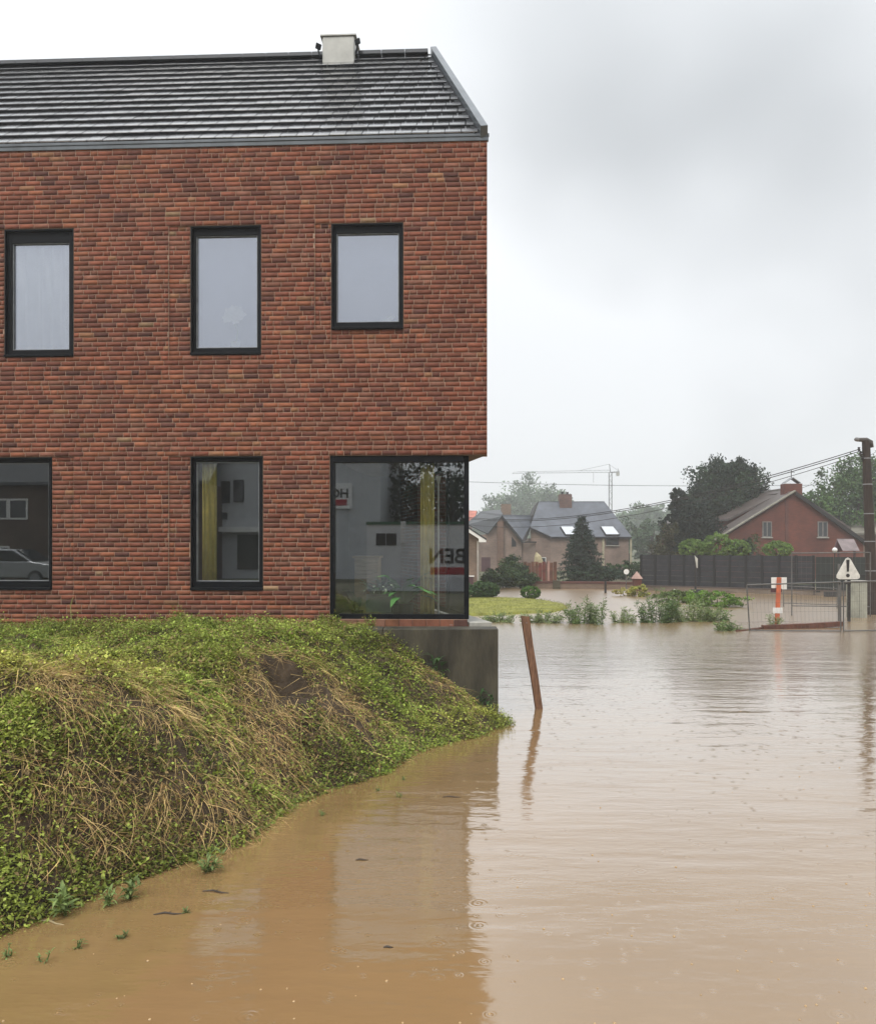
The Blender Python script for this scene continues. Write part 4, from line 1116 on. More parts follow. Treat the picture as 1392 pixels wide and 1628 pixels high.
def bush(label, base, radii, cols, leaf, ncl, per, name='bush', group=None, lift=0.0, cat='bush', clump_r=0.2, shell=0.75, trunk=0.04, rough=0.55):
    o = thing(name, base, label, cat, group); B = Vector(base)
    m = MB()
    for k in range(4):
        a = k * 1.6; m.tube([B - Vector((0, 0, 0.4)), B + Vector((math.cos(a) * radii[0] * 0.4, math.sin(a) * radii[1] * 0.4, lift + radii[2]))], [trunk, trunk * 0.4], 5)
    m.build('stems', M_bark, o)
    v, q, c = cloud(B + Vector((0, 0, lift + radii[2] * 0.9)), radii, ncl, per, leaf, cols, clump_r, shell, rough=rough)
    k = v[:, 2].reshape(-1, 4).min(1) > -0.02
    v = v.reshape(-1, 4, 3)[k].reshape(-1, 3); c = c.reshape(-1, 4, 3)[k].reshape(-1, 3); q = np.arange(len(v)).reshape(-1, 4)
    link('foliage', np_mesh('foliage', v, q, M_leafd, c), o)
    return o
# ---- lawn island
lp = [(560, 950), (640, 946), (745, 947), (830, 950), (868, 953), (905, 960), (908, 965), (885, 971), (800, 975), (745, 977), (620, 979), (540, 970)]
lw = []
for a, b in lp:
    Yd = 2.42 * F / (b - HZ); lw.append(((a - CX) * Yd / F, Yd))
M_lawn = mat('wet_lawn', (0.20, 0.20, 0.035), 0.9, 0.22, 1.2, bump=0.8, bscale=14)
m = MB(); cxy = np.mean(lw, 0)
inner = [(cxy[0] + (x - cxy[0]) * 0.93, cxy[1] + (y - cxy[1]) * 0.93) for x, y in lw]
nl = len(lw)
m.v = [(x, y, -0.10) for x, y in lw] + [(x, y, 0.085) for x, y in inner]; m.c = [None] * (2 * nl)
m.f = [(k, (k + 1) % nl, nl + (k + 1) % nl, nl + k) for k in range(nl)] + [tuple(range(nl, 2 * nl))]
tag(m.build('lawn', M_lawn, smooth=False), kind='structure')
from mathutils.geometry import intersect_point_tri_2d
def in_poly(x, y, pl):
    c = False; j = len(pl) - 1
    for i in range(len(pl)):
        if (pl[i][1] > y) != (pl[j][1] > y) and x < (pl[j][0] - pl[i][0]) * (y - pl[i][1]) / (pl[j][1] - pl[i][1]) + pl[i][0]: c = not c
        j = i
    return c
gp = [(x, y) for x, y in zip(TR.uniform(-3, 6.5, 26000), TR.uniform(29, 44, 26000)) if in_poly(x, y, lw)][:9000]
gp = np.array(gp); n = len(gp); az = TR.uniform(0, 6.28, n)
v, q, m_ = blades(np.stack([gp[:, 0], gp[:, 1], np.full(n, 0.03)], 1), unit(np.stack([np.cos(az) * .4, np.sin(az) * .4, np.ones(n)], 1)), unit(np.stack([np.cos(az), np.sin(az), np.full(n, .3)], 1)), TR.uniform(0.08, 0.16, n), TR.uniform(0.012, 0.022, n), 2)
c = np.array([[0.20, 0.215, 0.04]]) * TR.uniform(0.6, 1.4, (n, 1)); tag(link('lawn_grass', np_mesh('lawn_grass', v, q, M_leaf, np.repeat(c, m_, 0))), 'short yellowish grass of the lawn island in the flood', 'grass', kind='stuff')

# ---- weeds standing in the flood
GREEN = (0.15, 0.23, 0.075)
def flood_weed(label, px_, py_, wpx, hpx, n, c=GREEN, group='weeds standing in the flood', ln=None):
    b = wpt(px_, py_); s = b.y / F
    wd, h = wpx * s, hpx * s
    o = thing('tall_weed', b, label, 'weed', group)
    m = MB(); m.col = (c[0] * 0.7, c[1] * 0.7, c[2] * 0.6); stems = []
    for k in range(max(4, int(wpx / 2.2))):
        x = TR.uniform(-0.5, 0.5) * wd; hh = h * TR.uniform(0.45, 1.0) * (1.0 - 0.35 * abs(x / wd) * 2)
        p0 = b + Vector((x * 0.8, TR.uniform(-0.3, 0.3), -0.1)); p1 = b + Vector((x * 1.2 + TR.normal(0, 0.12) * hh, TR.uniform(-0.35, 0.35), hh)); stems.append((p0, p1)); m.tube([p0, p0.lerp(p1, 0.5) + Vector((TR.normal(0, 0.02), 0, 0)), p1], [0.010, 0.008, 0.003], 4)
    m.build('stem', M_leaf, o)
    nn_ = n * 3; si = TR.integers(len(stems), size=nn_); t = TR.uniform(0.05, 1.0, nn_)[:, None]
    A = np.array([tuple(s_[0]) for s_ in stems])[si]; B = np.array([tuple(s_[1]) for s_ in stems])[si]
    pts = A + (B - A) * t + TR.normal(0, 0.05, (nn_, 3)) * (1.3 - t); pts[:, 2] = np.maximum(pts[:, 2], 0.01)
    az_ = TR.uniform(0, 6.28, nn_); e_ = TR.uniform(-0.2, 0.9, nn_)
    d_ = np.stack([np.cos(az_) * np.cos(e_), np.sin(az_) * np.cos(e_), np.sin(e_)], 1); nr = unit(np.cross(d_, TR.normal(0, 1, (nn_, 3))))
    v_, q_ = leaf_quads(pts, d_, nr, TR.uniform(0.08, 0.17, nn_), TR.uniform(0.014, 0.032, nn_))
    c_ = np.array([c]) * TR.uniform(0.5, 1.5, (nn_, 1)) * TR.uniform(0.8, 1.2, (len(stems), 1))[si]
    link('leaves', np_mesh('leaves', v_, q_, M_leaf, np.repeat(c_, 4, 0)), o)
    return o
PALE = (0.22, 0.29, 0.12); BRI = (0.14, 0.24, 0.045)
flood_weed('low weed strip nearest the concrete ledge in front of the lawn', 790, 989, 48, 18, 300, PALE)
flood_weed('low weed strip in front of the lawn just behind the stake', 862, 990, 66, 22, 420, PALE)
flood_weed('leafy weed clump at the end of the lawn strip', 928, 991, 50, 46, 560)
flood_weed('single upright weed beside the leafy clump', 953, 993, 12, 52, 110)
flood_weed('small weed between the upright one and the biggest clump', 988, 990, 36, 26, 220, PALE)
flood_weed('biggest dark weed clump in the middle of the flood', 1045, 990, 56, 58, 800, (0.12, 0.20, 0.065))
flood_weed('broad pale weed clump beside the biggest one', 1100, 988, 70, 42, 800, PALE)
flood_weed('low end of the weed patch toward the wire barrier', 1136, 987, 50, 24, 320, GREEN)
flood_weed('small lone weed near the corner of the wire barrier', 1151, 1003, 22, 20, 140, GREEN)
flood_weed('thin weed inside the wire barrier beside the small lone one', 1174, 1003, 14, 12, 26, PALE)
flood_weed('weed growing round the foot of the orange beacon', 1232, 996, 16, 26, 70, PALE)
bush('bright green low shrub behind the flooded weeds before the fence', wpt(1146, 967) + Vector((0, 0.9, -0.02)), (1.15, 0.8, 0.33), [(0.12, 0.22, 0.03), (0.15, 0.27, 0.04), (0.08, 0.15, 0.02)], 0.055, 90, 34, 'low_shrub')
bush('pale green low shrub between the weeds and the yellow one', wpt(1085, 960) + Vector((0, 0.9, -0.02)), (1.1, 0.7, 0.30), [(0.12, 0.17, 0.05), (0.10, 0.15, 0.04)], 0.06, 60, 30, 'low_shrub')
bush('yellow green low shrub standing in the flooded road', wpt(1024, 950) + Vector((0, 0.8, -0.02)), (0.48, 0.4, 0.32), [(0.34, 0.34, 0.07), (0.26, 0.28, 0.06)], 0.06, 34, 30, 'low_shrub')
bush('flat yellowish grass tuft beside the yellow green shrub', wpt(1004, 949) + Vector((0, 0.8, -0.02)), (0.75, 0.4, 0.2), [(0.42, 0.38, 0.13), (0.36, 0.34, 0.12)], 0.06, 34, 26, 'low_shrub')

# ---- clipped shrubs at the lawn
def at(px, py, Y): p = px2w(px, py, Y); return p
b = px2w(843, 952, 41.0); bush('clipped ball of box on the edge of the lawn', (b.x, 41.0, 0.05), (0.44, 0.44, 0.30), [(0.07, 0.14, 0.028), (0.085, 0.165, 0.035)], 0.035, 260, 30, 'box_ball', clump_r=0.11, shell=0.9, rough=0.08)
b = px2w(768, 950, 41.5); bush('long low dark green shrub behind the glazed corner at the lawn', (b.x, 41.5, 0.05), (0.80, 0.5, 0.40), [(0.05, 0.10, 0.035), (0.065, 0.12, 0.04)], 0.045, 260, 34, 'low_shrub', clump_r=0.14, shell=0.8, rough=0.15)
b = px2w(735, 950, 41.0); bush('dark green shrub mostly hidden behind the corner post', (b.x, 41.0, 0.05), (0.7, 0.5, 0.38), [(0.035, 0.075, 0.025), (0.05, 0.095, 0.03)], 0.05, 60, 30, 'low_shrub', clump_r=0.14, shell=0.8, rough=0.15)
for px_, py_, Y, r3, lab in ((795, 925, 52, (1.0, 0.7, 0.62), 'dark shrub before the brown brick gable'), (815, 915, 53.5, (0.95, 0.7, 0.95), 'taller dark shrub in front of the gable with the small window'), (835, 927, 51.5, (0.7, 0.6, 0.45), 'low dark shrub beside the red brown garden screen'), (780, 928, 50.5, (0.6, 0.6, 0.5), 'dark shrub at the downpipe of the white eaved house')):
    b = px2w(px_, py_, Y); bush(lab, (b.x, Y, 0.05), r3, [(0.022, 0.045, 0.016), (0.035, 0.065, 0.02), (0.05, 0.085, 0.03)], 0.075, 90, 30, 'garden_shrub', clump_r=0.26, shell=0.6)

# ---- houses
B_pink = brick_mat('pinkish_brick', (0.24, 0.165, 0.13), (0.19, 0.13, 0.105), (0.25, 0.21, 0.18))
B_brown = brick_mat('brown_brick', (0.20, 0.14, 0.10), (0.155, 0.11, 0.08), (0.21, 0.17, 0.14))
B_red = brick_mat('red_brick', (0.140, 0.036, 0.022), (0.100, 0.028, 0.019), (0.11, 0.05, 0.035))
M_slate = mat('grey_slate_roof', (0.085, 0.095, 0.115), 0.4, 0.15, 1.2, spec=0.5)
M_slated = mat('dark_slate_roof', (0.045, 0.05, 0.055), 0.5, 0.15, 1.2)
M_redroof = mat('red_tile_roof', (0.40, 0.13, 0.09), 0.6, 0.2, 1.5)
M_browntile = mat('brown_tile_roof', (0.085, 0.068, 0.062), 0.42, 0.2, 1.6, spec=0.5)
M_trim = mat('dark_trim', (0.018, 0.016, 0.016), 0.6)
M_wing = glass_mat('house_glass', 0.12, (0.25, 0.28, 0.3))
def house_window(parent, x0, x1, z0, z1, Y, frame_m=M_white, bars=1, ft=0.06):
    m = MB()
    m.box(x0, x0 + ft, Y - 0.06, Y + 0.02, z0, z1); m.box(x1 - ft, x1, Y - 0.06, Y + 0.02, z0, z1); m.box(x0 + ft, x1 - ft, Y - 0.06, Y + 0.02, z0, z0 + ft); m.box(x0 + ft, x1 - ft, Y - 0.06, Y + 0.02, z1 - ft, z1)
    for k in range(bars):
        xm = x0 + (x1 - x0) * (k + 1) / (bars + 1); m.box(xm - ft / 2, xm + ft / 2, Y - 0.058, Y + 0.018, z0 + ft, z1 - ft)
    f = m.build('window', frame_m, parent)
    m = MB(); m.box(x0 + ft * 0.7, x1 - ft * 0.7, Y - 0.02, Y - 0.008, z0 + ft * 0.7, z1 - ft * 0.7); m.build('pane', mat('dark_pane', (0.03, 0.035, 0.04), 0.05, 0.05, 1, spec=0.8), f)
    m = MB(); m.box(x0 - 0.06, x1 + 0.06, Y - 0.12, Y - 0.003, z0 - 0.07, z0 - 0.004); m.build('sill', M_concl, f)
    return f
# white-eaved house behind the glazed corner
Y = 46.0; e = px2w(771, 852, Y); wr = px2w(761, 900, Y).x
H = thing('brick_house', (wr - 4, Y + 3, 0), 'brown brick house with white eaves and downpipe beside the glazed corner', 'house')
m = MB(); hw = 4.2; ze = e.z - 0.15; rz_ = ze + hw * 0.65
m.slab([(wr, Y, -0.5), (wr, Y, ze), (wr - hw, Y, rz_), (wr - 2 * hw, Y, ze), (wr - 2 * hw, Y, -0.5)], (0, 8, 0)); m.build('wall', B_brown, H)
m = MB()
for s in (1, -1):
    xe = wr - hw + s * (hw + 0.38); ze_ = ze - 0.38 * 0.65 + 0.16
    m.slab([(xe, Y - 0.35, ze_), (wr - hw, Y - 0.35, rz_ + 0.16), (wr - hw, Y + 8.4, rz_ + 0.16), (xe, Y + 8.4, ze_)], (0, 0, 0.09))
m.build('roof', M_slated, H)
m = MB(); xe = wr + 0.36
m.slab([(xe, Y - 0.33, ze - 0.18), (xe, Y - 0.33, ze - 0.06), (wr - hw, Y - 0.33, rz_ + 0.15), (wr - hw, Y - 0.33, rz_ - 0.02), (wr - 0.02, Y - 0.33, ze - 0.0), (wr - 0.02, Y - 0.33, ze - 0.18)], (0, 0.28, 0)); m.build('bargeboard', M_white, H)
m = MB(); m.box(wr + 0.003, wr + 0.34, Y - 0.04, Y + 8, ze - 0.17, ze - 0.08); m.build('gutter', M_white, H)
m = MB(); m.tube([(wr - 0.06, Y - 0.07, ze - 0.1), (wr - 0.06, Y - 0.07, 0.05)], 0.05, 8); m.build('downpipe', mat('grey_pipe', (0.38, 0.36, 0.33), 0.5), H)
zz_ = px2w(750, 915, Y).z; m = MB(); m.box(wr - 1.6, wr - 0.25, Y - 0.08, Y - 0.003, zz_ - 0.06, zz_); m.build('sill', M_white, H)
m = MB(); m.box(wr - 1.6, wr - 0.3, Y - 0.03, Y - 0.004, zz_ - 1.2, zz_ - 0.07); m.build('cellar_door', mat('dark_red_paint', (0.07, 0.03, 0.035), 0.6), H)

# brown gable house with the steep roofs
def P(px, py, Y): return px2w(px, py, Y)
H = thing('gabled_house', (7.5, 80, 0.1), 'pinkish brown brick house with one tall asymmetric gable before the hazy tree', 'house')
Y = 80.0; zb = -0.1
m = MB(); pts = [P(762, 925, Y), P(762, 851, Y), P(775, 849, Y), P(797, 821, Y), P(829, 860, Y), P(829, 925, Y)]
pts = [(p.x, p.y, p.z if i not in (0, 5) else zb) for i, p in enumerate(pts)]
m.slab(pts, (0, 5, 0)); m.build('wall', B_pink, H)
m = MB(); a, b = P(790, 832, Y - 0.35), P(800, 830, Y - 0.35); m.slab([(a.x, Y - 0.35, zb), (a.x, Y - 0.35, P(790, 831, Y).z), ((a.x + b.x) / 2 + 0.1, Y - 0.35, P(796, 824, Y).z), (b.x, Y - 0.35, P(800, 827, Y).z), (b.x, Y - 0.35, zb)], (0, 0.34, 0)); m.build('chimney_breast', brick_mat('dark_brown_brick', (0.17, 0.10, 0.07), (0.13, 0.075, 0.055), (0.18, 0.13, 0.1)), H)
m = MB(); m.slab([P(741, 834, 83), P(764, 815, 88), P(796, 812, 87.5), P(799, 820, 79.7), P(775, 850, 79.6)], (0, 0, 0.12)); m.build('roof', M_slated, H)
m = MB(); m.slab([P(797, 820, 79.6), P(850, 821, 85.5), P(836, 860, 82.5), P(829, 860.5, 79.6)], (0, 0, 0.10)); m.build('roof', M_slate, H)
m = MB(); m.beam(P(797, 821, 79.55), P(830, 861, 79.55), 0.10, 0.2); m.beam(P(829, 862, 79.7), P(852, 862, 80.2), 0.12, 0.12); m.build('roof_trim', M_trim, H)
m = MB(); a, b = P(829.5, 863, 80.3), P(851, 863, 80.3); m.box(a.x, b.x, 80.3, 85, zb, a.z); m.build('porch_wall', B_pink, H)
a, b = P(813, 853, Y), P(820, 869, Y)
m = MB(); m.slab([(a.x, Y - 0.03, a.z), (b.x, Y - 0.03, P(820, 862, Y).z), (b.x, Y - 0.03, b.z), (a.x, Y - 0.03, b.z)], (0, 0.026, 0)); m.build('window', M_trim, H)
for q0, q1 in ((803, 810), (813, 821)):
    a, b = P(q0, 885, Y), P(q1, 893, Y); house_window(H, a.x, b.x, b.z, a.z, Y - 0.005, M_trim, 0, 0.04)
a, b = P(765, 886, Y), P(779, 905, Y); m = MB(); m.box(a.x, b.x, Y - 0.08, Y - 0.004, zb, a.z); m.build('garage_door', mat('dark_red_paint', (0.07, 0.03, 0.035), 0.6), H)
m = MB(); a, b = P(797, 803, 84), P(812, 818, 84); m.box(a.x, b.x, 84, 85, b.z - 0.8, a.z + 0.1); m.build('chimney', B_brown, H)
# grey slate house
H = thing('slate_house', (14, 84, 0.1), 'brick house with broad grey slate roof, two skylights and chimney', 'house')
def rz2(Y): return 3.32 + (Y - 82.0)            # 45 degree roof plane
def onroof(px, py):
    k = (HZ - py) / F; Yd = (EYE - 3.32 + 82.0) / (1 - k); return Vector(((px - CX) * Yd / F, Yd, EYE + k * Yd))
RP = [onroof(857, 797), onroof(960, 797), onroof(1004, 853.5), onroof(875, 853.5), onroof(842, 838)]
m = MB(); m.slab(RP, (0, 0.10, -0.10)); m.build('roof', M_slate, H)
m = MB(); r0, r1 = RP[0], RP[1]; m.slab([r0, r1, r1 + Vector((0.6, 4.5, -4.5)), r0 + Vector((-0.6, 4.5, -4.5))], (0, -0.1, -0.1)); m.build('roof', M_slate, H)
m = MB(); m.slab([RP[1] + Vector((0, 0.1, -0.12)), RP[2] + Vector((-0.1, 0.2, -0.12)), RP[2] + Vector((-0.1, 8, -0.12)), RP[1] + Vector((0, 0.8, -0.12))], (0, 0.0, -0.1)); m.build('roof', M_slate, H)
fx0, fx1 = RP[3].x + 0.05, RP[2].x - 0.25; zw = RP[3].z - 0.12
m = MB(); m.slab([(fx0, 82.25, zb), (fx1, 82.25, zb), (fx1, 89, zb), (RP[4].x + 0.1, 89, zb), (RP[4].x + 0.1, RP[4].y + 0.15, zb)], (0, 0, zw - zb)); m.build('wall', B_pink, H)
m = MB(); m.slab([(fx0, 82.27, zw), (RP[4].x + 0.1, RP[4].y + 0.17, zw), (RP[4].x + 0.1, RP[4].y + 0.17, RP[4].z - 0.14)], (0.1, 0.3, 0)); m.build('side_wall', B_brown, H)
m = MB(); m.beam(RP[3] + Vector((0, -0.03, -0.06)), RP[2] + Vector((0, -0.03, -0.06)), 0.1, 0.13); m.beam(RP[3] + Vector((0, -0.03, -0.05)), RP[4] + Vector((-0.02, -0.03, -0.05)), 0.1, 0.15); m.build('gutter', M_trim, H)
m = MB(); m.slab([RP[0] + Vector((-0.1, 0.3, 0)), RP[4] + Vector((-0.1, 0.3, 0)), RP[4] + Vector((-0.5, 1.8, -0.8)), RP[0] + Vector((-0.5, 2, -0.6))], (0.08, 0, 0)); m.build('verge_board', M_trim, H)
M_sky = mat('skylight_glass', (0.55, 0.58, 0.62), 0.03, 0.02, 1, spec=1.0)  # pale base colour stands in for bright sky mirrored in the glass
for a in (891, 955):
    q4 = [onroof(a, 839), onroof(a + 19, 839), onroof(a + 29, 851.5), onroof(a + 8, 851.5)]
    m = MB(); up_ = Vector((0, -0.09, 0.09)); m.slab([p + up_ for p in q4], (0, -0.03, 0.03)); sk = m.build('skylight', M_sky, H)
    m = MB()
    for i in range(4): m.beam(q4[i] + up_ * 0.6, q4[(i + 1) % 4] + up_ * 0.6, 0.13, 0.16)
    m.build('skylight_frame', M_trim, sk)
a, b = P(963, 853.5, 82.2), P(983, 867, 82.2); house_window(H, a.x, b.x, b.z, a.z - 0.06, 82.2, M_trim, 0, 0.12)
a, b = P(957, 856, 82.2), P(960, 893, 82.2); m = MB(); m.box(a.x, b.x, 82.12, 82.24, zb, a.z); m.build('downpipe', mat('beige_pipe', (0.4, 0.36, 0.25), 0.6), H)
a = P(1001, 856, 82.2); m = MB(); m.box(a.x, a.x + 0.16, 82.12, 82.24, zb, a.z); m.build('downpipe', mat('beige_pipe'), H)
a, b = P(860, 886, 82.6), P(867, 895, 82.6); house_window(H, a.x - 0.15, b.x, b.z, a.z, 82.35, M_white, 0, 0.06)
cb = onroof(899, 803); m = MB(); m.box(cb.x - 0.62, cb.x + 0.55, cb.y - 0.3, cb.y + 0.9, cb.z - 0.5, P(898, 786, cb.y).z); ch_ = m.build('chimney', brick_mat('chimney_brick', (0.16, 0.09, 0.07), (0.10, 0.06, 0.05), (0.14, 0.1, 0.09)), H)
m = MB(); zt = P(898, 786, cb.y).z
for k in range(2): m.tube([(cb.x - 0.3 + 0.5 * k, cb.y + 0.3, zt - 0.05), (cb.x - 0.3 + 0.5 * k, cb.y + 0.3, zt + 0.25)], 0.12, 8)
m.build('chimney_pot', M_trim, ch_)
# far red roof
H = thing('red_roofed_house', (4, 100, 0.1), 'far house with pale red tiled roof behind the glazed corner', 'house')
m = MB(); m.slab([P(700, 829, 100), P(753, 829, 100), P(758, 814, 104), P(705, 812, 104)], (0, 0, 0.15)); m.build('roof', M_redroof, H)
a = P(750, 829, 100.3); m = MB(); m.box(P(702, 829, 100.3).x, a.x, 100.3, 107, 0.1, a.z); m.build('wall', B_pink, H)

# red gable house behind the fence
H = thing('red_brick_house', (25, 64, 0.1), 'dark red brick gable house behind the dark fence', 'house')
Y = 62.0
gl, ga, gr = P(1135, 862, Y), P(1262, 784, Y), P(1374, 864, Y)
m = MB(); m.slab([(gl.x, Y, zb), (gr.x - 0.1, Y, zb), (gr.x - 0.1, Y, gr.z - 0.05), (ga.x, Y, ga.z - 0.03), (gl.x, Y, gl.z - 0.05)], (0, 2.8, 0)); m.build('wall', B_red, H)
m = MB(); m.slab([(gr.x + 0.25, Y - 0.2, gr.z - 0.15), (ga.x, Y - 0.2, ga.z + 0.02), (ga.x, Y + 14, ga.z + 0.02), (gr.x + 0.25, Y + 14, gr.z - 0.15)], (0, 0, 0.16)); m.build('roof', M_browntile, H)
m = MB(); m.slab([(gl.x - 0.25, Y - 0.1, gl.z - 0.14), (ga.x - 0.01, Y - 0.1, ga.z + 0.02), (ga.x - 0.01, Y + 2.85, ga.z + 0.02), (gl.x - 0.25, Y + 2.85, gl.z - 0.14)], (0, 0, 0.14)); m.build('roof', M_browntile, H)
m = MB(); m.beam((gl.x - 0.25, Y - 0.12, gl.z + 0.02), (ga.x, Y - 0.12, ga.z + 0.16), 0.28, 0.09); m.build('coping', mat('mossy_coping', (0.24, 0.23, 0.19), 0.8, 0.2, 4), H)
m = MB(); m.beam((ga.x, Y - 0.25, ga.z - 0.0), (gr.x + 0.2, Y - 0.25, gr.z - 0.12), 0.08, 0.24); m.build('bargeboard', M_trim, H)
ra, rf = P(1256, 780, 65), P(1125, 797, 80.6); el0 = P(1157, 828, 65); off = Vector((rf.x - ra.x, rf.y - ra.y, 0))
m = MB(); m.slab([el0, ra, Vector((rf.x, rf.y, ra.z)), el0 + off], (0, 0, 0.16)); m.slab([ra + Vector((0.02, 0, 0)), ra + Vector((4.6, 0.2, -2.9)), ra + off + Vector((4.6, 0.2, -2.9)), ra + off + Vector((0.02, 0, 0))], (0, 0, 0.16)); m.build('main_roof', M_browntile, H)
m = MB(); m.beam(ra + Vector((0, 0.2, 0.18)), ra + off + Vector((0, 0, 0.18)), 0.26, 0.12); m.build('ridge', mat('pale_ridge', (0.20, 0.19, 0.18), 0.7), H)
m = MB(); m.slab([(el0.x + 0.3, 65.25, zb), (ra.x + 4, 65.25, zb), (ra.x + 4, 65.25, ra.z - 2.6), (ra.x, 65.25, ra.z - 0.05), (el0.x + 0.3, 65.25, el0.z + 0.1)], off * 0.98); m.build('rear_wall', B_red, H)
m = MB(); m.box(P(1246, 780, 63).x, P(1274, 780, 63).x, 62.9, 63.7, ga.z - 1, P(1260, 769, 63).z); ch_ = m.build('chimney', B_red, H)
c0 = P(1260, 769, 63); m = MB()
for s in (-1, 1): m.slab([(c0.x + s * 0.55, 62.95, c0.z + 0.04), (c0.x, 62.95, c0.z + 0.42), (c0.x, 63.65, c0.z + 0.42), (c0.x + s * 0.55, 63.65, c0.z + 0.04)], (0, 0, 0.04))
m.build('chimney_cowl', M_galv, ch_)
m = MB(); m.beam((c0.x, 63.3, c0.z + 0.4), (c0.x, 63.3, c0.z + 1.0), 0.04); m.beam((c0.x - 0.25, 63.3, c0.z + 0.85), (c0.x + 0.25, 63.3, c0.z + 0.85), 0.03); m.build('aerial', M_trim, ch_)
for q0, q1 in ((1211, 1226), (1299, 1315)):
    a, b = P(q0, 829, Y), P(q1, 854, Y); house_window(H, a.x, b.x, b.z, a.z, Y - 0.01, mat('dull_white_frame', (0.17, 0.16, 0.15), 0.6), 1, 0.07)
m = MB(); a = P(1250, 790, Y).x; m.box(a - 0.1, a + 0.1, Y - 0.06, Y - 0.003, zb, P(1250, 795, Y).z); m.build('wall_pier', brick_mat('dark_red_brick', (0.11, 0.04, 0.03), (0.09, 0.03, 0.025), (0.1, 0.06, 0.05)), H)
# far roofs at the right edge
H = thing('grey_roofed_house', (36, 75, 0.1), 'low house with mossy grey roof behind the utility pole', 'house')
m = MB(); m.slab([P(1340, 850, 74), P(1440, 850, 74), P(1440, 818, 80), P(1362, 820, 80)], (0, 0, 0.15)); m.build('roof', mat('mossy_roof', (0.16, 0.15, 0.12), 0.8, 0.2, 1), H)
m = MB(); m.box(P(1350, 850, 74.4).x, P(1436, 850, 74.4).x, 74.4, 82, zb, P(1350, 850, 74.4).z); m.build('wall', B_brown, H)

# ---- dark panel fence: posts and boards each a piece
fa, fb = px2w(1019, 900, 50.5), px2w(1293, 900, 44.5); fa.z = fb.z = 0
FEN = thing('panel_fence', (fa.x, fa.y, 0.2), 'long dark grey slatted panel fence before the red brick house', 'fence')
M_fence = mat('charcoal_fence', (0.021, 0.022, 0.027), 0.6, 0.2, 3, spec=0.35)
M_fpost = mat('black_fence_post', (0.005, 0.005, 0.006), 0.6, 0.1, 3)
fd = (fb - fa); NP = 11; ft_ = fd.normalized(); fn = Vector((ft_.y, -ft_.x, 0)); FF = Frame((fa.x, fa.y), (ft_.x, ft_.y), (fn.x, fn.y)); PL = fd.length / NP
for k in range(NP + 1):
    m = MB(); m.box(k * PL - 0.06, k * PL + 0.06, -0.06, 0.06, 0.0, 2.02, FF); m.build('post', M_fpost, FEN, bevel=0.008)
bmesh_ = {}
brd = MB(); brd.box(-PL / 2 + 0.065, PL / 2 - 0.065, -0.018, 0.018, 0.006, 0.286, Frame((0, 0), (1, 0), (0, 1))); bme = brd.mesh('board', M_fence)
for k in range(NP):
    for j in range(6):
        o = bpy.data.objects.new('board', bme); COL.objects.link(o); p = FF.p((k + 0.5) * PL, TR.uniform(-0.006, 0.006), 0.24 + j * 0.292)
        attach(o, FEN); o.location = p; o.rotation_euler = (0, 0, math.atan2(ft_.y, ft_.x))
# dark solid gate and hedge to its right
ga_, gb_ = px2w(1296, 900, 44.4), px2w(1384, 900, 43.2)
o = thing('dark_gate', (ga_.x, ga_.y, 0.2), 'black solid gate panel between the fence and the utility pole', 'gate')
gd = Vector((gb_.x - ga_.x, gb_.y - ga_.y, 0)); gt = gd.normalized(); GFm = Frame((ga_.x, ga_.y), (gt.x, gt.y), (gt.y, -gt.x))
for k in range(3):
    m = MB(); l3 = gd.length / 3; m.box(k * l3 + 0.01, (k + 1) * l3 - 0.01, -0.03, 0.03, 0.15, 1.95, GFm); m.build('gate_leaf', mat('black_green_panel', (0.010, 0.015, 0.013), 0.6, 0.2, 2), o)
    m = MB(); m.box(k * l3 + 0.05, (k + 1) * l3 - 0.05, 0.032, 0.06, 1.0, 1.08, GFm); m.build('rail', M_fpost, o)
# low wall under it
LW = thing('low_brick_wall', (18, 47, 0), 'low grey brown brick wall at the foot of the dark fence', 'wall')
m = MB(); la, lb_ = px2w(1019, 900, 49.6), px2w(1420, 900, 42.4); m.slab([(la.x, la.y, -0.6), (lb_.x, lb_.y, -0.6), (lb_.x, lb_.y + 0.25, -0.6), (la.x, la.y + 0.25, -0.6)], (0, 0, 0.83)); m.build('wall', brick_mat('grey_brown_brick', (0.20, 0.155, 0.115), (0.15, 0.115, 0.09), (0.2, 0.17, 0.14)), LW)
m = MB(); m.slab([(la.x, la.y - 0.03, 0.232), (lb_.x, lb_.y - 0.03, 0.232), (lb_.x, lb_.y + 0.28, 0.232), (la.x, la.y + 0.28, 0.232)], (0, 0, 0.05)); m.build('coping', mat('dark_coping', (0.09, 0.07, 0.06), 0.7), LW)
for px_ in (1100, 1310):
    p = px2w(px_, 900, 46.5 if px_ < 1200 else 44.0); m = MB(); m.box(p.x - 0.3, p.x + 0.3, p.y - 0.9, p.y - 0.6, -0.4, 0.24); m.build('wall_niche', mat('iron_grate', (0.03, 0.03, 0.03), 0.5), LW)
LW2 = thing('garden_wall', (9, 52, 0), 'low pinkish brick wall with dark cap in front of the spruce', 'wall')
a, b = px2w(826, 900, 51.5), px2w(1018, 900, 50.3); m = MB(); m.slab([(a.x, a.y, -0.6), (b.x, b.y, -0.6), (b.x, b.y + 0.25, -0.6), (a.x, a.y + 0.25, -0.6)], (0, 0, 0.92)); m.build('wall', B_brown, LW2)
m = MB(); m.slab([(a.x, a.y - 0.04, 0.322), (b.x, b.y - 0.04, 0.322), (b.x, b.y + 0.29, 0.322), (a.x, a.y + 0.29, 0.322)], (0, 0, 0.12)); m.build('coping', mat('red_brown_cap', (0.09, 0.035, 0.028), 0.7), LW2)
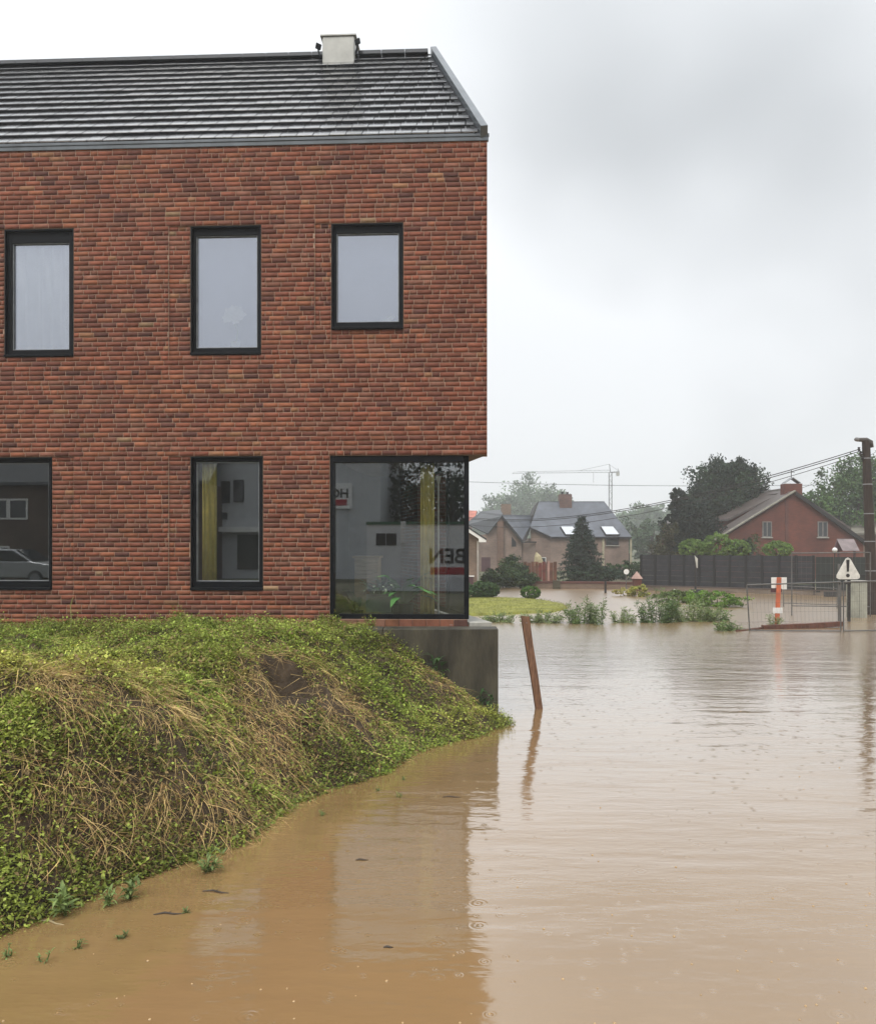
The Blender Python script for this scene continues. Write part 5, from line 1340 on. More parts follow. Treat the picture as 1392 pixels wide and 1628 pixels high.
p = px2w(884, 927, 51.0); m = MB(); m.box(p.x - 0.2, p.x + 0.2, p.y - 0.15, p.y + 0.05, -0.05, 0.5); m.build('meter_box', mat('olive_metal', (0.06, 0.055, 0.035), 0.5), LW2)
# garden screen, red brown boards
o = thing('garden_screen', px2w(858, 920, 54), 'red brown board screen beside the spruce', 'fence')
a, b = px2w(832, 893, 54), px2w(885, 893, 54); nb = 9
for k in range(nb):
    x0 = a.x + (b.x - a.x) * k / nb; m = MB(); m.box(x0 + 0.012, x0 + (b.x - a.x) / nb - 0.012, 53.98, 54.02, 0.3, a.z - 0.06 * (k % 3 == 1)); m.build('board', mat('red_board', (0.14, 0.035, 0.025), 0.7, 0.25, 3) if k in (4, 5) else mat('brown_board', (0.12, 0.05, 0.03), 0.7, 0.25, 3), o)
m = MB(); p = px2w(871.5, 893, 53.9); m.box(p.x - 0.07, p.x + 0.07, 53.85, 53.97, 0.1, p.z + 0.02); m.build('post', mat('pale_pink_post', (0.33, 0.2, 0.17), 0.7), o)
# white parasol or tent top behind it
o = thing('garden_parasol', px2w(852, 900, 56), 'folded cream parasol behind the red brown screen', 'parasol')
p = px2w(852, 880, 56); m = MB(); m.tube([(p.x, 56, 0.1), (p.x, 56, p.z + 0.1)], 0.03, 6); m.build('pole', M_wood, o)
m = MB(); m.tube([(p.x, 56, p.z + 0.08), (p.x + 0.1, 56, p.z - 0.2), (p.x + 0.18, 56, p.z - 0.75)], [0.03, 0.22, 0.34], 10); m.build('canopy', mat('cream_cloth', (0.42, 0.36, 0.22), 0.9), o)

# ---- the spruce
p = px2w(927, 925, 56); o = thing('spruce_tree', (p.x, 56, 0.15), 'dark layered spruce tree in front of the slate house', 'tree')
top = px2w(922, 823, 56).z
m = MB(); m.tube([(p.x, 56, -0.2), (p.x - 0.1, 56, top)], [0.14, 0.015], 7); m.build('trunk', M_bark, o)
vs_, cs_ = [], []
nl = 15
for k in range(nl):
    t = k / (nl - 1); z = 0.35 + (top - 0.45) * t ** 0.92; R = 1.62 * (1 - t) ** 0.8 + 0.12
    for j in range(16 if t < 0.7 else 9):
        a = TR.uniform(0, 6.28); r_ = R * TR.uniform(0.72, 1.12); st = np.array([p.x - 0.1 * t, 56.0, z + 0.1]); en = st + np.array([math.cos(a) * r_, math.sin(a) * r_, -0.28 * r_ + TR.normal(0, 0.04)])
        ns = int(70 * (0.3 + r_ / 1.6)); tt = TR.uniform(0.12, 1, ns)[:, None]; pts = st + (en - st) * tt + TR.normal(0, 0.035, (ns, 3)); pts[:, 2] += 0.10 * r_ * (tt[:, 0] ** 2)
        d = unit((en - st)[None] * 0.5 / r_ + TR.normal(0, 0.45, (ns, 3)) + np.array([[0, 0, -0.25]])); nr = unit(np.cross(d, TR.normal(0, 1, (ns, 3))))
        v, q = leaf_quads(pts, d, nr, TR.uniform(0.14, 0.28, ns), TR.uniform(0.04, 0.075, ns)); vs_.append(v); cc = np.array([[0.020, 0.036, 0.024]]) * TR.uniform(0.55, 1.7, (ns, 1)) + 0.012 * (tt ** 4); cs_.append(np.repeat(cc, 4, 0))
v = np.concatenate(vs_); link('crown', np_mesh('crown', v, np.arange(len(v)).reshape(-1, 4), M_leafd, np.concatenate(cs_)), o)
bush('dark conifer bush at the foot of the spruce by the garden wall', (px2w(945, 900, 55).x, 55, 0.2), (1.9, 0.7, 0.55), DARK, 0.09, 90, 30, clump_r=0.25, shell=0.5)
bush('clipped green hedge by the corner of the slate house', (px2w(992, 900, 60).x, 60, 0.2), (1.5, 0.6, 0.62), [(0.03, 0.06, 0.02), (0.04, 0.08, 0.025)], 0.09, 90, 30, 'hedge', clump_r=0.2, shell=0.7, cat='hedge')

# ---- trees
p = px2w(1142, 870, 70); tree('big dark round tree behind the red brick house', (p.x, 70, 0.1), [((0.6, 0, 6.8), (2.8, 2.4, 2.6)), ((2.1, 0.3, 6.4), (1.8, 1.8, 2.1)), ((-0.9, -0.2, 5.8), (1.9, 1.8, 1.9)), ((0.2, -0.3, 4.4), (2.6, 2.0, 1.9)), ((1.2, 0, 8.1), (1.7, 1.5, 1.2))], DARK, 0.13, 420, 80, 0.32, clump_r=0.27, shell=0.3)
p = px2w(1098, 880, 64); tree('near black conifer tree leaning over the fence left of the red house', (p.x, 64, 0.1), [((0, 0, 3.4), (1.9, 1.3, 2.3)), ((-0.7, 0, 4.9), (1.1, 0.8, 1.2)), ((1.1, 0, 2.7), (1.5, 1.0, 1.7)), ((-0.95, 0, 6.1), (0.55, 0.4, 0.8)), ((-1.5, 0, 4.2), (0.7, 0.5, 0.5))], [(0.010, 0.020, 0.014), (0.015, 0.028, 0.019)], 0.11, 320, 80, 0.2, name='conifer_tree', shell=0.3)
p = px2w(1058, 880, 60); tree('olive brown bushy tree at the end of the dark fence', (p.x, 60, 0.1), [((0, 0, 1.9), (1.1, 1, 1.3)), ((0.2, 0, 3.1), (0.7, 0.7, 0.9)), ((-0.6, 0, 1.2), (0.9, 0.8, 0.9))], [(0.05, 0.05, 0.022), (0.065, 0.06, 0.028), (0.04, 0.045, 0.02)], 0.085, 90, 60, 0.12, shell=0.35)
p = px2w(1350, 870, 78); tree('broad green tree behind the utility pole', (p.x, 78, 0.1), [((0, 0, 6.0), (3.6, 2.6, 3.4)), ((-3.0, -0.3, 5.2), (2.2, 2.0, 2.4)), ((1.8, 0.2, 8.0), (2.8, 2.0, 2.8)), ((-4.6, 0, 4.6), (1.6, 1.4, 1.8)), ((3.2, 0, 5.5), (2.4, 2, 3))], MID, 0.14, 420, 70, 0.35, clump_r=0.26, shell=0.4)
p = px2w(1188, 880, 58); tree('small dark holly between the clipped shrubs and red gable', (p.x, 58, 0.1), [((0, 0, 1.9), (0.9, 0.7, 1.1)), ((-0.5, 0, 2.4), (0.6, 0.5, 0.7))], [(0.02, 0.035, 0.016), (0.05, 0.08, 0.025)], 0.08, 50, 50, 0.08, name='holly_tree', shell=0.3)
for px_, r3, lab in ((1100, (0.80, 0.7, 0.55), 'first rounded light green shrub above the fence, beside the black conifer'), (1139, (0.85, 0.7, 0.72), 'tallest rounded light green shrub above the fence'), (1172, (0.72, 0.7, 0.52), 'rounded light green shrub between the tallest one and the holly'), (1236, (0.80, 0.7, 0.48), 'lone rounded light green shrub under the gable window')):
    Yb_ = 52.0 if px_ < 1200 else 50; p = px2w(px_, 884, Yb_); bush(lab, (p.x, Yb_, 1.86), r3, LITE, 0.05, 210, 34, 'round_shrub', 'rounded shrubs above the fence', clump_r=0.13, shell=0.85, rough=0.12, lift=0.0)
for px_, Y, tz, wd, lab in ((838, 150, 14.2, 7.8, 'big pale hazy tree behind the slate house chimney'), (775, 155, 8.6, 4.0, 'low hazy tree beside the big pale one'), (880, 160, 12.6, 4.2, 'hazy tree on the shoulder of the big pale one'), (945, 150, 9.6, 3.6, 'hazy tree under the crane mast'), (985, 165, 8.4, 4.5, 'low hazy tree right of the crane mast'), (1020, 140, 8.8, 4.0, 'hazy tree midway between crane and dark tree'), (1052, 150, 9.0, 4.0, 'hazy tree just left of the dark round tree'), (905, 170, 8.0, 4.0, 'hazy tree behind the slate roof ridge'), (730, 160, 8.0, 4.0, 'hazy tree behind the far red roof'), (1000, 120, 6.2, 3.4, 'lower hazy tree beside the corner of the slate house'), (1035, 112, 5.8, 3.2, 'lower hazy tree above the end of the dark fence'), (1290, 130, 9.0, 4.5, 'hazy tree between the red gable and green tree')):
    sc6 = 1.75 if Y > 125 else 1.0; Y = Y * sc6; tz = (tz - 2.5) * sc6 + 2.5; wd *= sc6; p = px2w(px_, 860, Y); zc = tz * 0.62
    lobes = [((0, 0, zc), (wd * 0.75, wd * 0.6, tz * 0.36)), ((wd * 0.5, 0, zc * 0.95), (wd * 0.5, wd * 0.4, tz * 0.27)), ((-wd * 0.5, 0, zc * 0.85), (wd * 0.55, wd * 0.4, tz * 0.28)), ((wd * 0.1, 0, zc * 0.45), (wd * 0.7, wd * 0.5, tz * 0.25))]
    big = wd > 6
    tree(lab, (p.x, Y, 0.3), lobes, [(0.10, 0.15, 0.08), (0.12, 0.18, 0.095), (0.08, 0.13, 0.07)] if big else HAZY, 0.42 if big else (0.40 if Y > 125 else 0.2), 300 if big else 80, 50 if big else 46, 0.3, group='hazy trees on the skyline', limbs=8 if big else 4, clump_r=0.24, shell=0.4)  # haze is painted into the leaf colours, palest on the big tree
# far wood closing the horizon: reads as one mass
wn = 90; parts = []
for k in range(wn):
    px_ = -200 + 1900 * k / wn; Y = TR.uniform(330, 420); p = px2w(px_, 860, Y); hh = TR.uniform(9, 13.5)
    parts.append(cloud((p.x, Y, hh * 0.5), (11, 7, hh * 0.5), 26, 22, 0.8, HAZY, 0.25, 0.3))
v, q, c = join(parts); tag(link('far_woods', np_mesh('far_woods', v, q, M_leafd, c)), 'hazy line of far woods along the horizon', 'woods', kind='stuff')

# ---- tower crane far behind
CY = 280.0; mp_ = px2w(970, 868, CY); tz = px2w(970, 751, CY).z; tipz = px2w(967, 740, CY).z
o = thing('tower_crane', (mp_.x, CY, 0.5), 'faint tower crane far behind the slate house', 'crane')
M_crane = mat('crane_steel', (0.06, 0.058, 0.055), 0.6)
m = MB(); s = 0.45
for a in (-1, 1):
    for b in (-1, 1): m.beam((mp_.x + a * s, CY + b * s, 0), (mp_.x + a * s, CY + b * s, tz), 0.13)
for k in range(14):
    z = tz * k / 14; z2 = tz * (k + 1) / 14; d = 1 if k % 2 else -1
    m.beam((mp_.x - d * s, CY - s, z), (mp_.x + d * s, CY - s, z2), 0.08); m.beam((mp_.x - s, CY - d * s, z), (mp_.x - s, CY + d * s, z2), 0.08)
m.build('mast', M_crane, o)
jl = px2w(814, 755, CY); m = MB()
m.beam((mp_.x, CY, tz), (jl.x, CY, tz - 0.3), 0.11); m.beam((mp_.x, CY, tz + 0.75), (jl.x + 1.5, CY, tz + 0.2), 0.08)
for k in range(22):
    xa = mp_.x + (jl.x - mp_.x) * k / 22; xb = mp_.x + (jl.x - mp_.x) * (k + 0.5) / 22; xc = mp_.x + (jl.x - mp_.x) * (k + 1) / 22
    z0_ = tz - 0.3 * k / 22; z1_ = tz + 0.75 - 0.55 * k / 22; m.beam((xa, CY, z0_), (xb, CY, z1_), 0.045); m.beam((xb, CY, z1_), (xc, CY, z0_), 0.045)
m.build('jib', M_crane, o)
m = MB(); cj = px2w(984, 760, CY); m.beam((mp_.x, CY, tz), (cj.x, CY, tz + 0.2), 0.35, 0.3); m.build('counter_jib', M_crane, o)
m = MB(); m.beam((mp_.x, CY, tz), (mp_.x - 0.35, CY, tipz + 0.4), 0.2); m.beam((cj.x, CY, tz), (cj.x - 0.5, CY, tz + 1.3), 0.1); m.build('tower_head', M_crane, o)
m = MB(); m.box(cj.x - 0.9, cj.x, CY - 0.5, CY + 0.5, tz - 1.1, tz + 0.05); m.build('counterweight', M_concl, o)
m = MB(); m.tube([(mp_.x - 0.5, CY, tipz + 0.4), (mp_.x - 10, CY, tz + 0.55)], 0.05, 4); m.tube([(mp_.x - 0.5, CY, tipz + 0.4), (cj.x, CY, tz + 0.3)], 0.05, 4); hx = px2w(943, 755, CY).x; m.tube([(hx, CY, tz - 0.2), (hx, CY, tz - 3.2)], 0.05, 4); m.build('cable', M_crane, o)

# ---- utility pole and wires
PY = 32.0; pb = px2w(1387, 975, PY); pt_ = px2w(1376, 702, PY)
o = thing('utility_pole', (pb.x, PY, 0), 'dark brown utility pole with street lamp at the picture edge', 'pole')
M_pole = mat('creosoted_pole', (0.032, 0.022, 0.017), 0.8, 0.3, 5, bump=0.4, stretch=(4, 4, 0.5))
m = MB(); m.tube([(pb.x, PY, -0.6), Vector((pb.x, PY, 0)).lerp(pt_, 0.5), pt_], [0.21, 0.175, 0.14], 14); m.build('post', M_pole, o)
for t in (0.25, 0.42, 0.58, 0.75, 0.9):
    c0 = Vector((pb.x, PY, 0)).lerp(pt_, t); r_ = 0.21 - 0.07 * t; m = MB(); m.tube([c0, c0 + Vector((0, 0, 0.035))], r_ + 0.012, 14); m.build('band', M_galv, o)
hd = px2w(1362, 699, PY - 0.1)
m = MB(); m.tube([pt_ + Vector((0.20, 0, -0.22)), pt_ + Vector((0.16, 0, -0.02)), pt_ + Vector((0.02, 0, 0.06)), hd + Vector((0.04, 0, 0))], [0.08, 0.10, 0.085, 0.07], 10); m.build('lamp_arm', mat('grey_arm', (0.07, 0.062, 0.055), 0.7), o, smooth=True)
m = MB(); m.tube([hd + Vector((0.05, 0, 0)), hd + Vector((-0.06, 0, 0.015)), hd + Vector((-0.10, 0, 0.01))], [0.075, 0.07, 0.03], 10); m.build('lamp_head', mat('grey_lamp', (0.17, 0.165, 0.16), 0.6), o, smooth=True)
for dz, dx_ in ((-0.30, -0.28), (-0.48, -0.22), (-0.62, -0.15)):
    c0 = pt_ + Vector((dx_, -0.05, dz)); m = MB(); m.tube([c0 + Vector((0, 0, -0.05)), c0, c0 + Vector((0, 0, 0.05)), c0 + Vector((0, 0, 0.09))], [0.03, 0.055, 0.035, 0.05], 10); m.beam(c0 + Vector((0, 0, -0.03)), pt_ + Vector((-0.1, 0, dz - 0.12)), 0.035); m.build('insulator', M_trim, o)
M_wire = mat('black_wire', (0.03, 0.03, 0.032), 0.6)
p1 = px2w(640, 800, 76)
for k, (dz, dz2, sg, r_, lab) in enumerate(((-0.28, 0.0, 1.95, 0.016, 'upper black overhead wire running from the pole to the far houses'), (-0.36, -0.10, 1.95, 0.016, 'second overhead wire close under the upper one'), (-0.48, -0.55, 2.05, 0.012, 'lowest thick overhead wire crossing the slate roof'))):
    a = pt_ + Vector((-0.25, 0, dz)); b = p1 + Vector((0, 0, dz2)); pts = []
    for i in range(41):
        t = i / 40; q_ = a.lerp(b, t); q_.z -= 4 * sg * t * (1 - t); pts.append(q_)
    m = MB(); m.tube(pts, [r_ * (1 + 0.6 * i / 40) for i in range(41)], 5); tag(m.build('overhead_wire', M_wire), lab, 'wire', 'overhead wires')
for a, b, sg, lab in ((px2w(1420, 700, 60), px2w(1225, 790, 66), 0.5, 'thin service wire descending to the red house chimney'), (px2w(1500, 766, 120), px2w(600, 760, 120), 0.8, 'thin far wire crossing the sky below the crane jib')):
    m = MB(); m.tube([a.lerp(b, i / 30) - Vector((0, 0, 4 * sg * (i / 30) * (1 - i / 30))) for i in range(31)], 0.016 if a.y < 100 else 0.03, 4); tag(m.build('overhead_wire', M_wire), lab, 'wire', 'overhead wires')

# ---- barriers, signs and cabinets at the flooded junction
M_bar = mat('dull_steel_tube', (0.12, 0.12, 0.115), 0.5, 0.15, 5, metal=0.2)
def mesh_barrier(label, a, b, z0, z1, step, lean=0.0, r=0.021):
    o = thing('wire_barrier', (a.x, a.y, 0), label, 'barrier', 'mesh barrier panels'); d = Vector((b.x - a.x, b.y - a.y, 0)); A = Vector((a.x, a.y, 0)); B = Vector((b.x, b.y, 0)); ln = Vector((lean, 0, 0))
    m = MB(); m.tube([A + Vector((0, 0, -0.5)), A + ln + Vector((0, 0, z1[0]))], r, 8); m.build('upright', M_bar, o)
    m = MB(); m.tube([B + Vector((0, 0, -0.5)), B + Vector((0, 0, z1[1]))], r, 8); m.build('upright', M_bar, o)
    m = MB(); m.tube([A + ln + Vector((0, 0, z1[0])), B + Vector((0, 0, z1[1]))], r, 8); m.build('top_rail', M_bar, o)
    m = MB(); m.tube([A + Vector((0, 0, z0)), B + Vector((0, 0, z0))], r * 0.9, 8); m.build('bottom_rail', M_bar, o)
    n = int(d.length / step)
    m = MB()
    for k in range(1, n): q_ = A.lerp(B, k / n); m.tube([q_ + Vector((0, 0, z0)), q_ + ln * (1 - k / n) + Vector((0, 0, z1[0] + (z1[1] - z1[0]) * k / n))], 0.0022, 4, False)
    for k in range(1, 5): f = k / 5; m.tube([A + Vector((0, 0, z0 + (z1[0] - z0) * f)), B + Vector((0, 0, z0 + (z1[1] - z0) * f))], 0.0022, 4, False)
    tag(m.build('wire_mesh', M_bar, o), kind='stuff')
    return o
a, b = wpt(1193, 1004), wpt(1336, 998); b.y = a.y - 0.15; b.x = (1336 - CX) * b.y / F
mesh_barrier('mesh barrier panel leaning in the flood around the orange beacon', a, b, 0.03, (1.36, 1.45), 0.11, -0.12)
a2 = Vector((b.x + 0.08, b.y, 0)); b2 = Vector((a2.x + 2.3, b.y + 0.3, 0)); mesh_barrier('mesh barrier panel running out of the picture past the warning sign', a2, b2, 0.03, (1.45, 1.5), 0.07)
a, b = px2w(1258, 990, 31.5), px2w(1383, 990, 31.0); mesh_barrier('taller mesh barrier panel standing behind the warning sign', a, b, 0.35, (2.24, 2.27), 0.16)
a, b = px2w(1245, 990, 36), px2w(1330, 990, 35); mesh_barrier('far low mesh barrier panel behind the orange beacon', a, b, 0.15, (0.86, 0.8), 0.16, r=0.018)
# rust red beam afloat
a, b = wpt(1212, 1000), wpt(1338, 993); a.z = b.z = 0.03
o = thing('floating_beam', (a.x, a.y, 0), 'rust brown beam lying in the water under the mesh barrier', 'beam')
m = MB(); b.y = a.y + 0.5; b.x = (1338 - CX) * b.y / F; m.beam(a, a.lerp(b, 0.5) + Vector((0, 0.0, 0.03)), 0.16, 0.16); m.beam(a.lerp(b, 0.5) + Vector((0, 0, 0.03)), b + Vector((0, 0, 0.08)), 0.158, 0.15); m.build('beam', mat('rusty_steel', (0.11, 0.045, 0.03), 0.8, 0.25, 6), o)
m = MB(); m.tube([wpt(1170, 1004) + Vector((0, 0, 0.01)), a + Vector((-0.02, 0, 0))], 0.03, 6); m.build('pipe_end', mat('rusty_steel'), o)
# orange and white beacon
o = thing('traffic_beacon', wpt(1236, 990), 'orange beacon with white panels standing in the flood', 'beacon')
YB = 27.3; M_or = mat('orange_plastic', (0.50, 0.13, 0.06), 0.5, 0.12, 6); p = px2w(1236, 975, YB)
m = MB(); t0, t1 = px2w(1234, 974, YB), px2w(1238, 918, YB); m.beam(Vector((t0.x, YB, -0.2)), t1, 0.14, 0.05, up=(0, 1, 0)); m.build('panel', M_or, o, bevel=0.01)
for k, (c0, c1) in enumerate((((1226, 918), (1235, 935)), ((1240, 918), (1250, 937)))):
    q0, q1 = px2w(*c0, YB + 0.06), px2w(*c1, YB + 0.06); m = MB(); m.box(q0.x, q1.x, YB + 0.05, YB + 0.09, q1.z, q0.z); m.build('white_panel', M_white, o)
m = MB(); q0, q1 = px2w(1226, 936, YB), px2w(1243, 942, YB); m.box(q0.x, q1.x, YB + 0.035, YB + 0.08, q1.z, q0.z); m.build('bracket', mat('dark_red_paint'), o)
m = MB(); q0, q1 = px2w(1227, 966, YB), px2w(1243, 975, YB); m.box(q0.x, q1.x, YB - 0.034, YB - 0.028, q1.z, q0.z); m.build('reflector', M_white, o)
m = MB(); m.box(p.x - 0.35, p.x + 0.3, YB - 0.2, YB + 0.25, -0.4, -0.04); m.build('foot', M_pot, o)
# triangular warning sign with exclamation mark
YS = 29.0; o = thing('warning_sign', px2w(1347, 990, YS), 'white triangular warning sign with dark exclamation mark', 'sign')
def rounded(pts, r, n=4):
    out = []; N_ = len(pts)
    for i in range(N_):
        a, b, c = Vector(pts[i - 1]), Vector(pts[i]), Vector(pts[(i + 1) % N_]); u_ = (a - b).normalized(); v_ = (c - b).normalized()
        for k in range(n + 1): t = k / n; q0 = b + u_ * r * (1 - t) + v_ * r * t; out.append(q0.lerp(b, 0.35 * math.sin(math.pi * t)))
    return out
tri = rounded([px2w(1347.5, 882, YS), px2w(1370, 921, YS), px2w(1326, 921, YS)], 0.16)
m = MB(); m.slab(tri, (0, 0.025, 0)); m.build('plate', mat('dirty_white_plate', (0.62, 0.62, 0.58), 0.5, 0.12, 5), o)
m = MB(); a, b, c_, d_ = px2w(1344.6, 890, YS), px2w(1350, 890, YS), px2w(1349, 909, YS), px2w(1345.5, 909, YS); m.slab([x + Vector((0, -0.006, 0)) for x in (a, b, c_, d_)], (0, 0.005, 0)); m.build('exclamation_bar', M_trim, o)
m = MB(); c0 = px2w(1347.3, 915, YS); m.tube([c0 + Vector((0, -0.006, 0)), c0 + Vector((0, -0.001, 0))], 0.062, 12); m.build('exclamation_dot', M_trim, o)
m = MB(); a = px2w(1334.5, 921, YS); m.box(a.x - 0.03, a.x + 0.03, YS + 0.03, YS + 0.09, -0.5, 1.9); m.build('post', M_bar, o)
m = MB(); a = px2w(1350.5, 921, YS); m.box(a.x - 0.04, a.x + 0.04, YS + 0.03, YS + 0.11, -0.5, 2.0); m.build('post', M_trim, o)
m = MB(); a, b = px2w(1333, 926, YS), px2w(1352, 929, YS); m.box(a.x, b.x, YS - 0.02, YS + 0.028, b.z, a.z); m.build('crossbar', M_trim, o)
# street cabinet
YC = 30.5; a, b = px2w(1352, 925, YC), px2w(1378, 982, YC); o = thing('street_cabinet', ((a.x + b.x) / 2, YC, 0), 'pale grey street cabinet half drowned beside the utility pole', 'cabinet')
m = MB(); m.box(a.x, b.x, YC, YC + 0.35, -0.4, a.z); m.build('body', mat('pale_grey_green', (0.30, 0.31, 0.26), 0.6, 0.12, 3), o, bevel=0.01)
for k in range(2): m = MB(); h = (b.x - a.x) / 2; m.box(a.x + k * h + 0.015, a.x + (k + 1) * h - 0.008, YC - 0.018, YC - 0.002, -0.3, a.z - 0.05); m.build('door', mat('pale_grey_green'), o)
m = MB(); m.box(a.x - 0.03, b.x + 0.03, YC - 0.04, YC + 0.39, a.z + 0.002, a.z + 0.04); m.build('lid', M_concl, o)
# small roofed shelter and globe lamp behind the gate
YH = 46.5; o = thing('roofed_shelter', px2w(1346, 885, YH), 'small roofed garden shelter above the black gate', 'shelter')
m = MB(); m.slab([px2w(1330, 858, YH), px2w(1357, 858, YH), px2w(1366, 876, YH - 0.7), px2w(1339, 876, YH - 0.7)], (0, 0.03, 0.05)); m.build('roof', mat('grey_pink_roof', (0.19, 0.155, 0.155), 0.6, 0.15, 3), o)
m = MB(); m.slab([px2w(1330, 858, YH), px2w(1357, 858, YH), px2w(1352, 876, YH + 0.7), px2w(1324, 876, YH + 0.7)], (0, 0.0, 0.05)); m.build('roof', mat('grey_pink_roof'), o)
m = MB(); m.slab([px2w(1331, 860, YH - 0.1), px2w(1339, 876, YH - 0.1), px2w(1326, 876, YH - 0.1)], (0, 0.1, 0)); m.build('gable_board', mat('dark_red_paint'), o)
for q0 in (1332, 1358):
    a = px2w(q0, 876, YH); m = MB(); m.box(a.x - 0.05, a.x + 0.05, YH - 0.05, YH + 0.05, 0.1, a.z + 0.15); m.build('post', mat('dark_red_paint'), o)
o = thing('globe_lamp', px2w(1326.5, 880, 45.5), 'white globe garden lamp beside the roofed shelter', 'lamp')
c0 = px2w(1326.5, 874.5, 45.5); m = MB(); m.ball(tuple(c0), 0.13, 14, 10); m.build('globe', M_white, o, smooth=True)
m = MB(); m.tube([(c0.x, c0.y, 0.1), (c0.x, c0.y, c0.z - 0.12)], 0.03, 8); m.build('pole', M_trim, o)
# brick pier, round sign on a post, slim posts
YP = 49.0; o = thing('brick_pier', px2w(1012, 930, YP), 'short brick pier with pyramid cap at the fence end', 'pier')
a = px2w(1012, 920, YP); m = MB(); m.box(a.x - 0.22, a.x + 0.22, YP - 0.22, YP + 0.22, -0.3, a.z); m.build('shaft', B_red, o)
tp_ = px2w(1012, 908, YP); m = MB(); m.v = [(a.x - 0.28, YP - 0.28, a.z), (a.x + 0.28, YP - 0.28, a.z), (a.x + 0.28, YP + 0.28, a.z), (a.x - 0.28, YP + 0.28, a.z), (a.x, YP, tp_.z)]; m.c = [None] * 5; m.f = [(3, 2, 1, 0), (0, 1, 4), (1, 2, 4), (2, 3, 4), (3, 0, 4)]; m.build('cap', mat('pink_cap', (0.36, 0.24, 0.2), 0.8), o)
def post_sign(label, px_, py0, py1, Y, plate, c, cat='sign', name='road_sign', rw=0.03):
    o = thing(name, (px2w(px_, 0, Y).x, Y, 0), label, cat); a, b = px2w(px_, py0, Y), px2w(px_, py1, Y)
    m = MB(); m.tube([(a.x, Y, min(-0.3, b.z)), (a.x, Y, a.z - 0.08)], rw, 8); m.build('post', c, o)
    m = MB()
    if plate == 'disc': m.tube([(a.x, Y - 0.05, a.z), (a.x, Y - 0.034, a.z)], 0.15, 16); m.build('disc', M_white, o)
    elif plate == 'blade': m.slab([(a.x - 0.06, Y - 0.05, a.z + 0.22), (a.x + 0.10, Y - 0.04, a.z + 0.05), (a.x + 0.10, Y - 0.04, a.z - 0.4), (a.x + 0.04, Y - 0.05, a.z - 0.4)], (0.012, 0.02, 0)); m.build('blade', mat('grey_plate', (0.42, 0.42, 0.38), 0.5), o)
    else: m.tube([(a.x, Y, a.z - 0.08), (a.x, Y, a.z - 0.05)], rw * 1.5, 8); m.build('cap', c, o)
post_sign('white round sign on a thin post before the hedge', 995, 909, 940, 49.3, 'disc', M_bar)
post_sign('pale narrow blade sign on a dark post against the fence', 1105, 890, 945, 43.0, 'blade', M_trim, rw=0.05)
post_sign('slim dark post standing in the water before the garden wall', 962, 920, 945, 46.5, 'none', M_trim, 'post', 'marker_post', 0.06)
post_sign('slim white post at the foot of the dark fence', 1072, 935, 950, 43.5, 'none', M_white, 'post', 'marker_post', 0.035)

# ================================================================== ACROSS THE STREET, SEEN IN THE PANES
def mirror(px, py, Yb, rec=0.13):
    """world point on plane y = Yb that shows at pixel (px, py) after reflection in the facade glass"""
    d = Vector(((px - CX) / F, 1, -(py - HZ) / F)); c0 = Vector((0, 0, EYE)); nn = FR.n; o0 = FR.o + FR.n * -rec
    t = (o0 - c0).dot(nn) / d.dot(nn); h = c0 + d * t; r = d - nn * 2 * d.dot(nn); k = (Yb - h.y) / r.y
    return h + r * k
GZB = 0.9
# pale rendered building with the HO board
YB1 = -15.0
H = thing('rendered_house', (0, YB1 - 4, GZB), 'pale grey rendered building mirrored in the ground floor panes', 'house')
x_r, x_l = mirror(604, 800, YB1).x, mirror(345, 800, YB1).x
zt = mirror(560, 728, YB1).z; M_rend = mat('pale_render', (0.52, 0.54, 0.56), 0.85, 0.06, 2)
xa, xb = sorted((x_r, x_l)); zt2 = mirror(380, 748, YB1).z
m = MB(); m.box(xa, xb, YB1 - 8, YB1, GZB - 0.4, max(zt, zt2)); m.build('wall', M_rend, H)
m = MB(); m.box(xa - 0.1, xb + 0.1, YB1 - 8.1, YB1 + 0.12, max(zt, zt2) + 0.003, max(zt, zt2) + 0.12); m.build('roof', M_slate, H)
for p0, p1, q0, q1 in ((352, 366, 765, 800), (372, 388, 763, 798), (352, 362, 815, 826), (378, 412, 850, 905)):
    a, b = mirror(p0, q0, YB1), mirror(p1, q1, YB1); x0, x1 = sorted((a.x, b.x)); 
    m = MB(); m.box(x0, x1, YB1 + 0.003, YB1 + 0.06, b.z, a.z); f = m.build('window', M_trim, H)
    m = MB(); m.box(x0 + 0.05, x1 - 0.05, YB1 + 0.062, YB1 + 0.07, b.z + 0.05, a.z - 0.05); m.build('pane', mat('dark_pane'), f)
a, b = mirror(345, 838, YB1), mirror(418, 846, YB1); x0, x1 = sorted((a.x, b.x)); m = MB(); m.box(x0, x1, YB1 + 0.003, YB1 + 0.5, b.z, a.z); m.build('canopy', M_white, H)
def letters(txt, size, loc, m_, parent, rot=math.pi):
    cu = bpy.data.curves.new('lettering', 'FONT'); cu.body = txt; cu.size = size; cu.extrude = 0.006; cu.offset = size * 0.02; cu.align_x = 'LEFT'
    o = bpy.data.objects.new('lettering_source', cu); COL.objects.link(o)
    dg = bpy.context.evaluated_depsgraph_get(); me = bpy.data.meshes.new_from_object(o.evaluated_get(dg)); bpy.data.objects.remove(o)
    me.materials.clear(); me.materials.append(m_)
    R = Matrix.Translation(loc) @ Matrix.Rotation(rot, 4, 'Z') @ Matrix.Rotation(math.pi / 2, 4, 'X')
    me.transform(R); return link('lettering', me, parent)
M_ink = mat('black_lettering', (0.012, 0.012, 0.015), 0.5); M_redbar = mat('red_stripe', (0.40, 0.025, 0.04), 0.5); M_board = mat('white_board', (0.82, 0.82, 0.82), 0.5, 0.03)
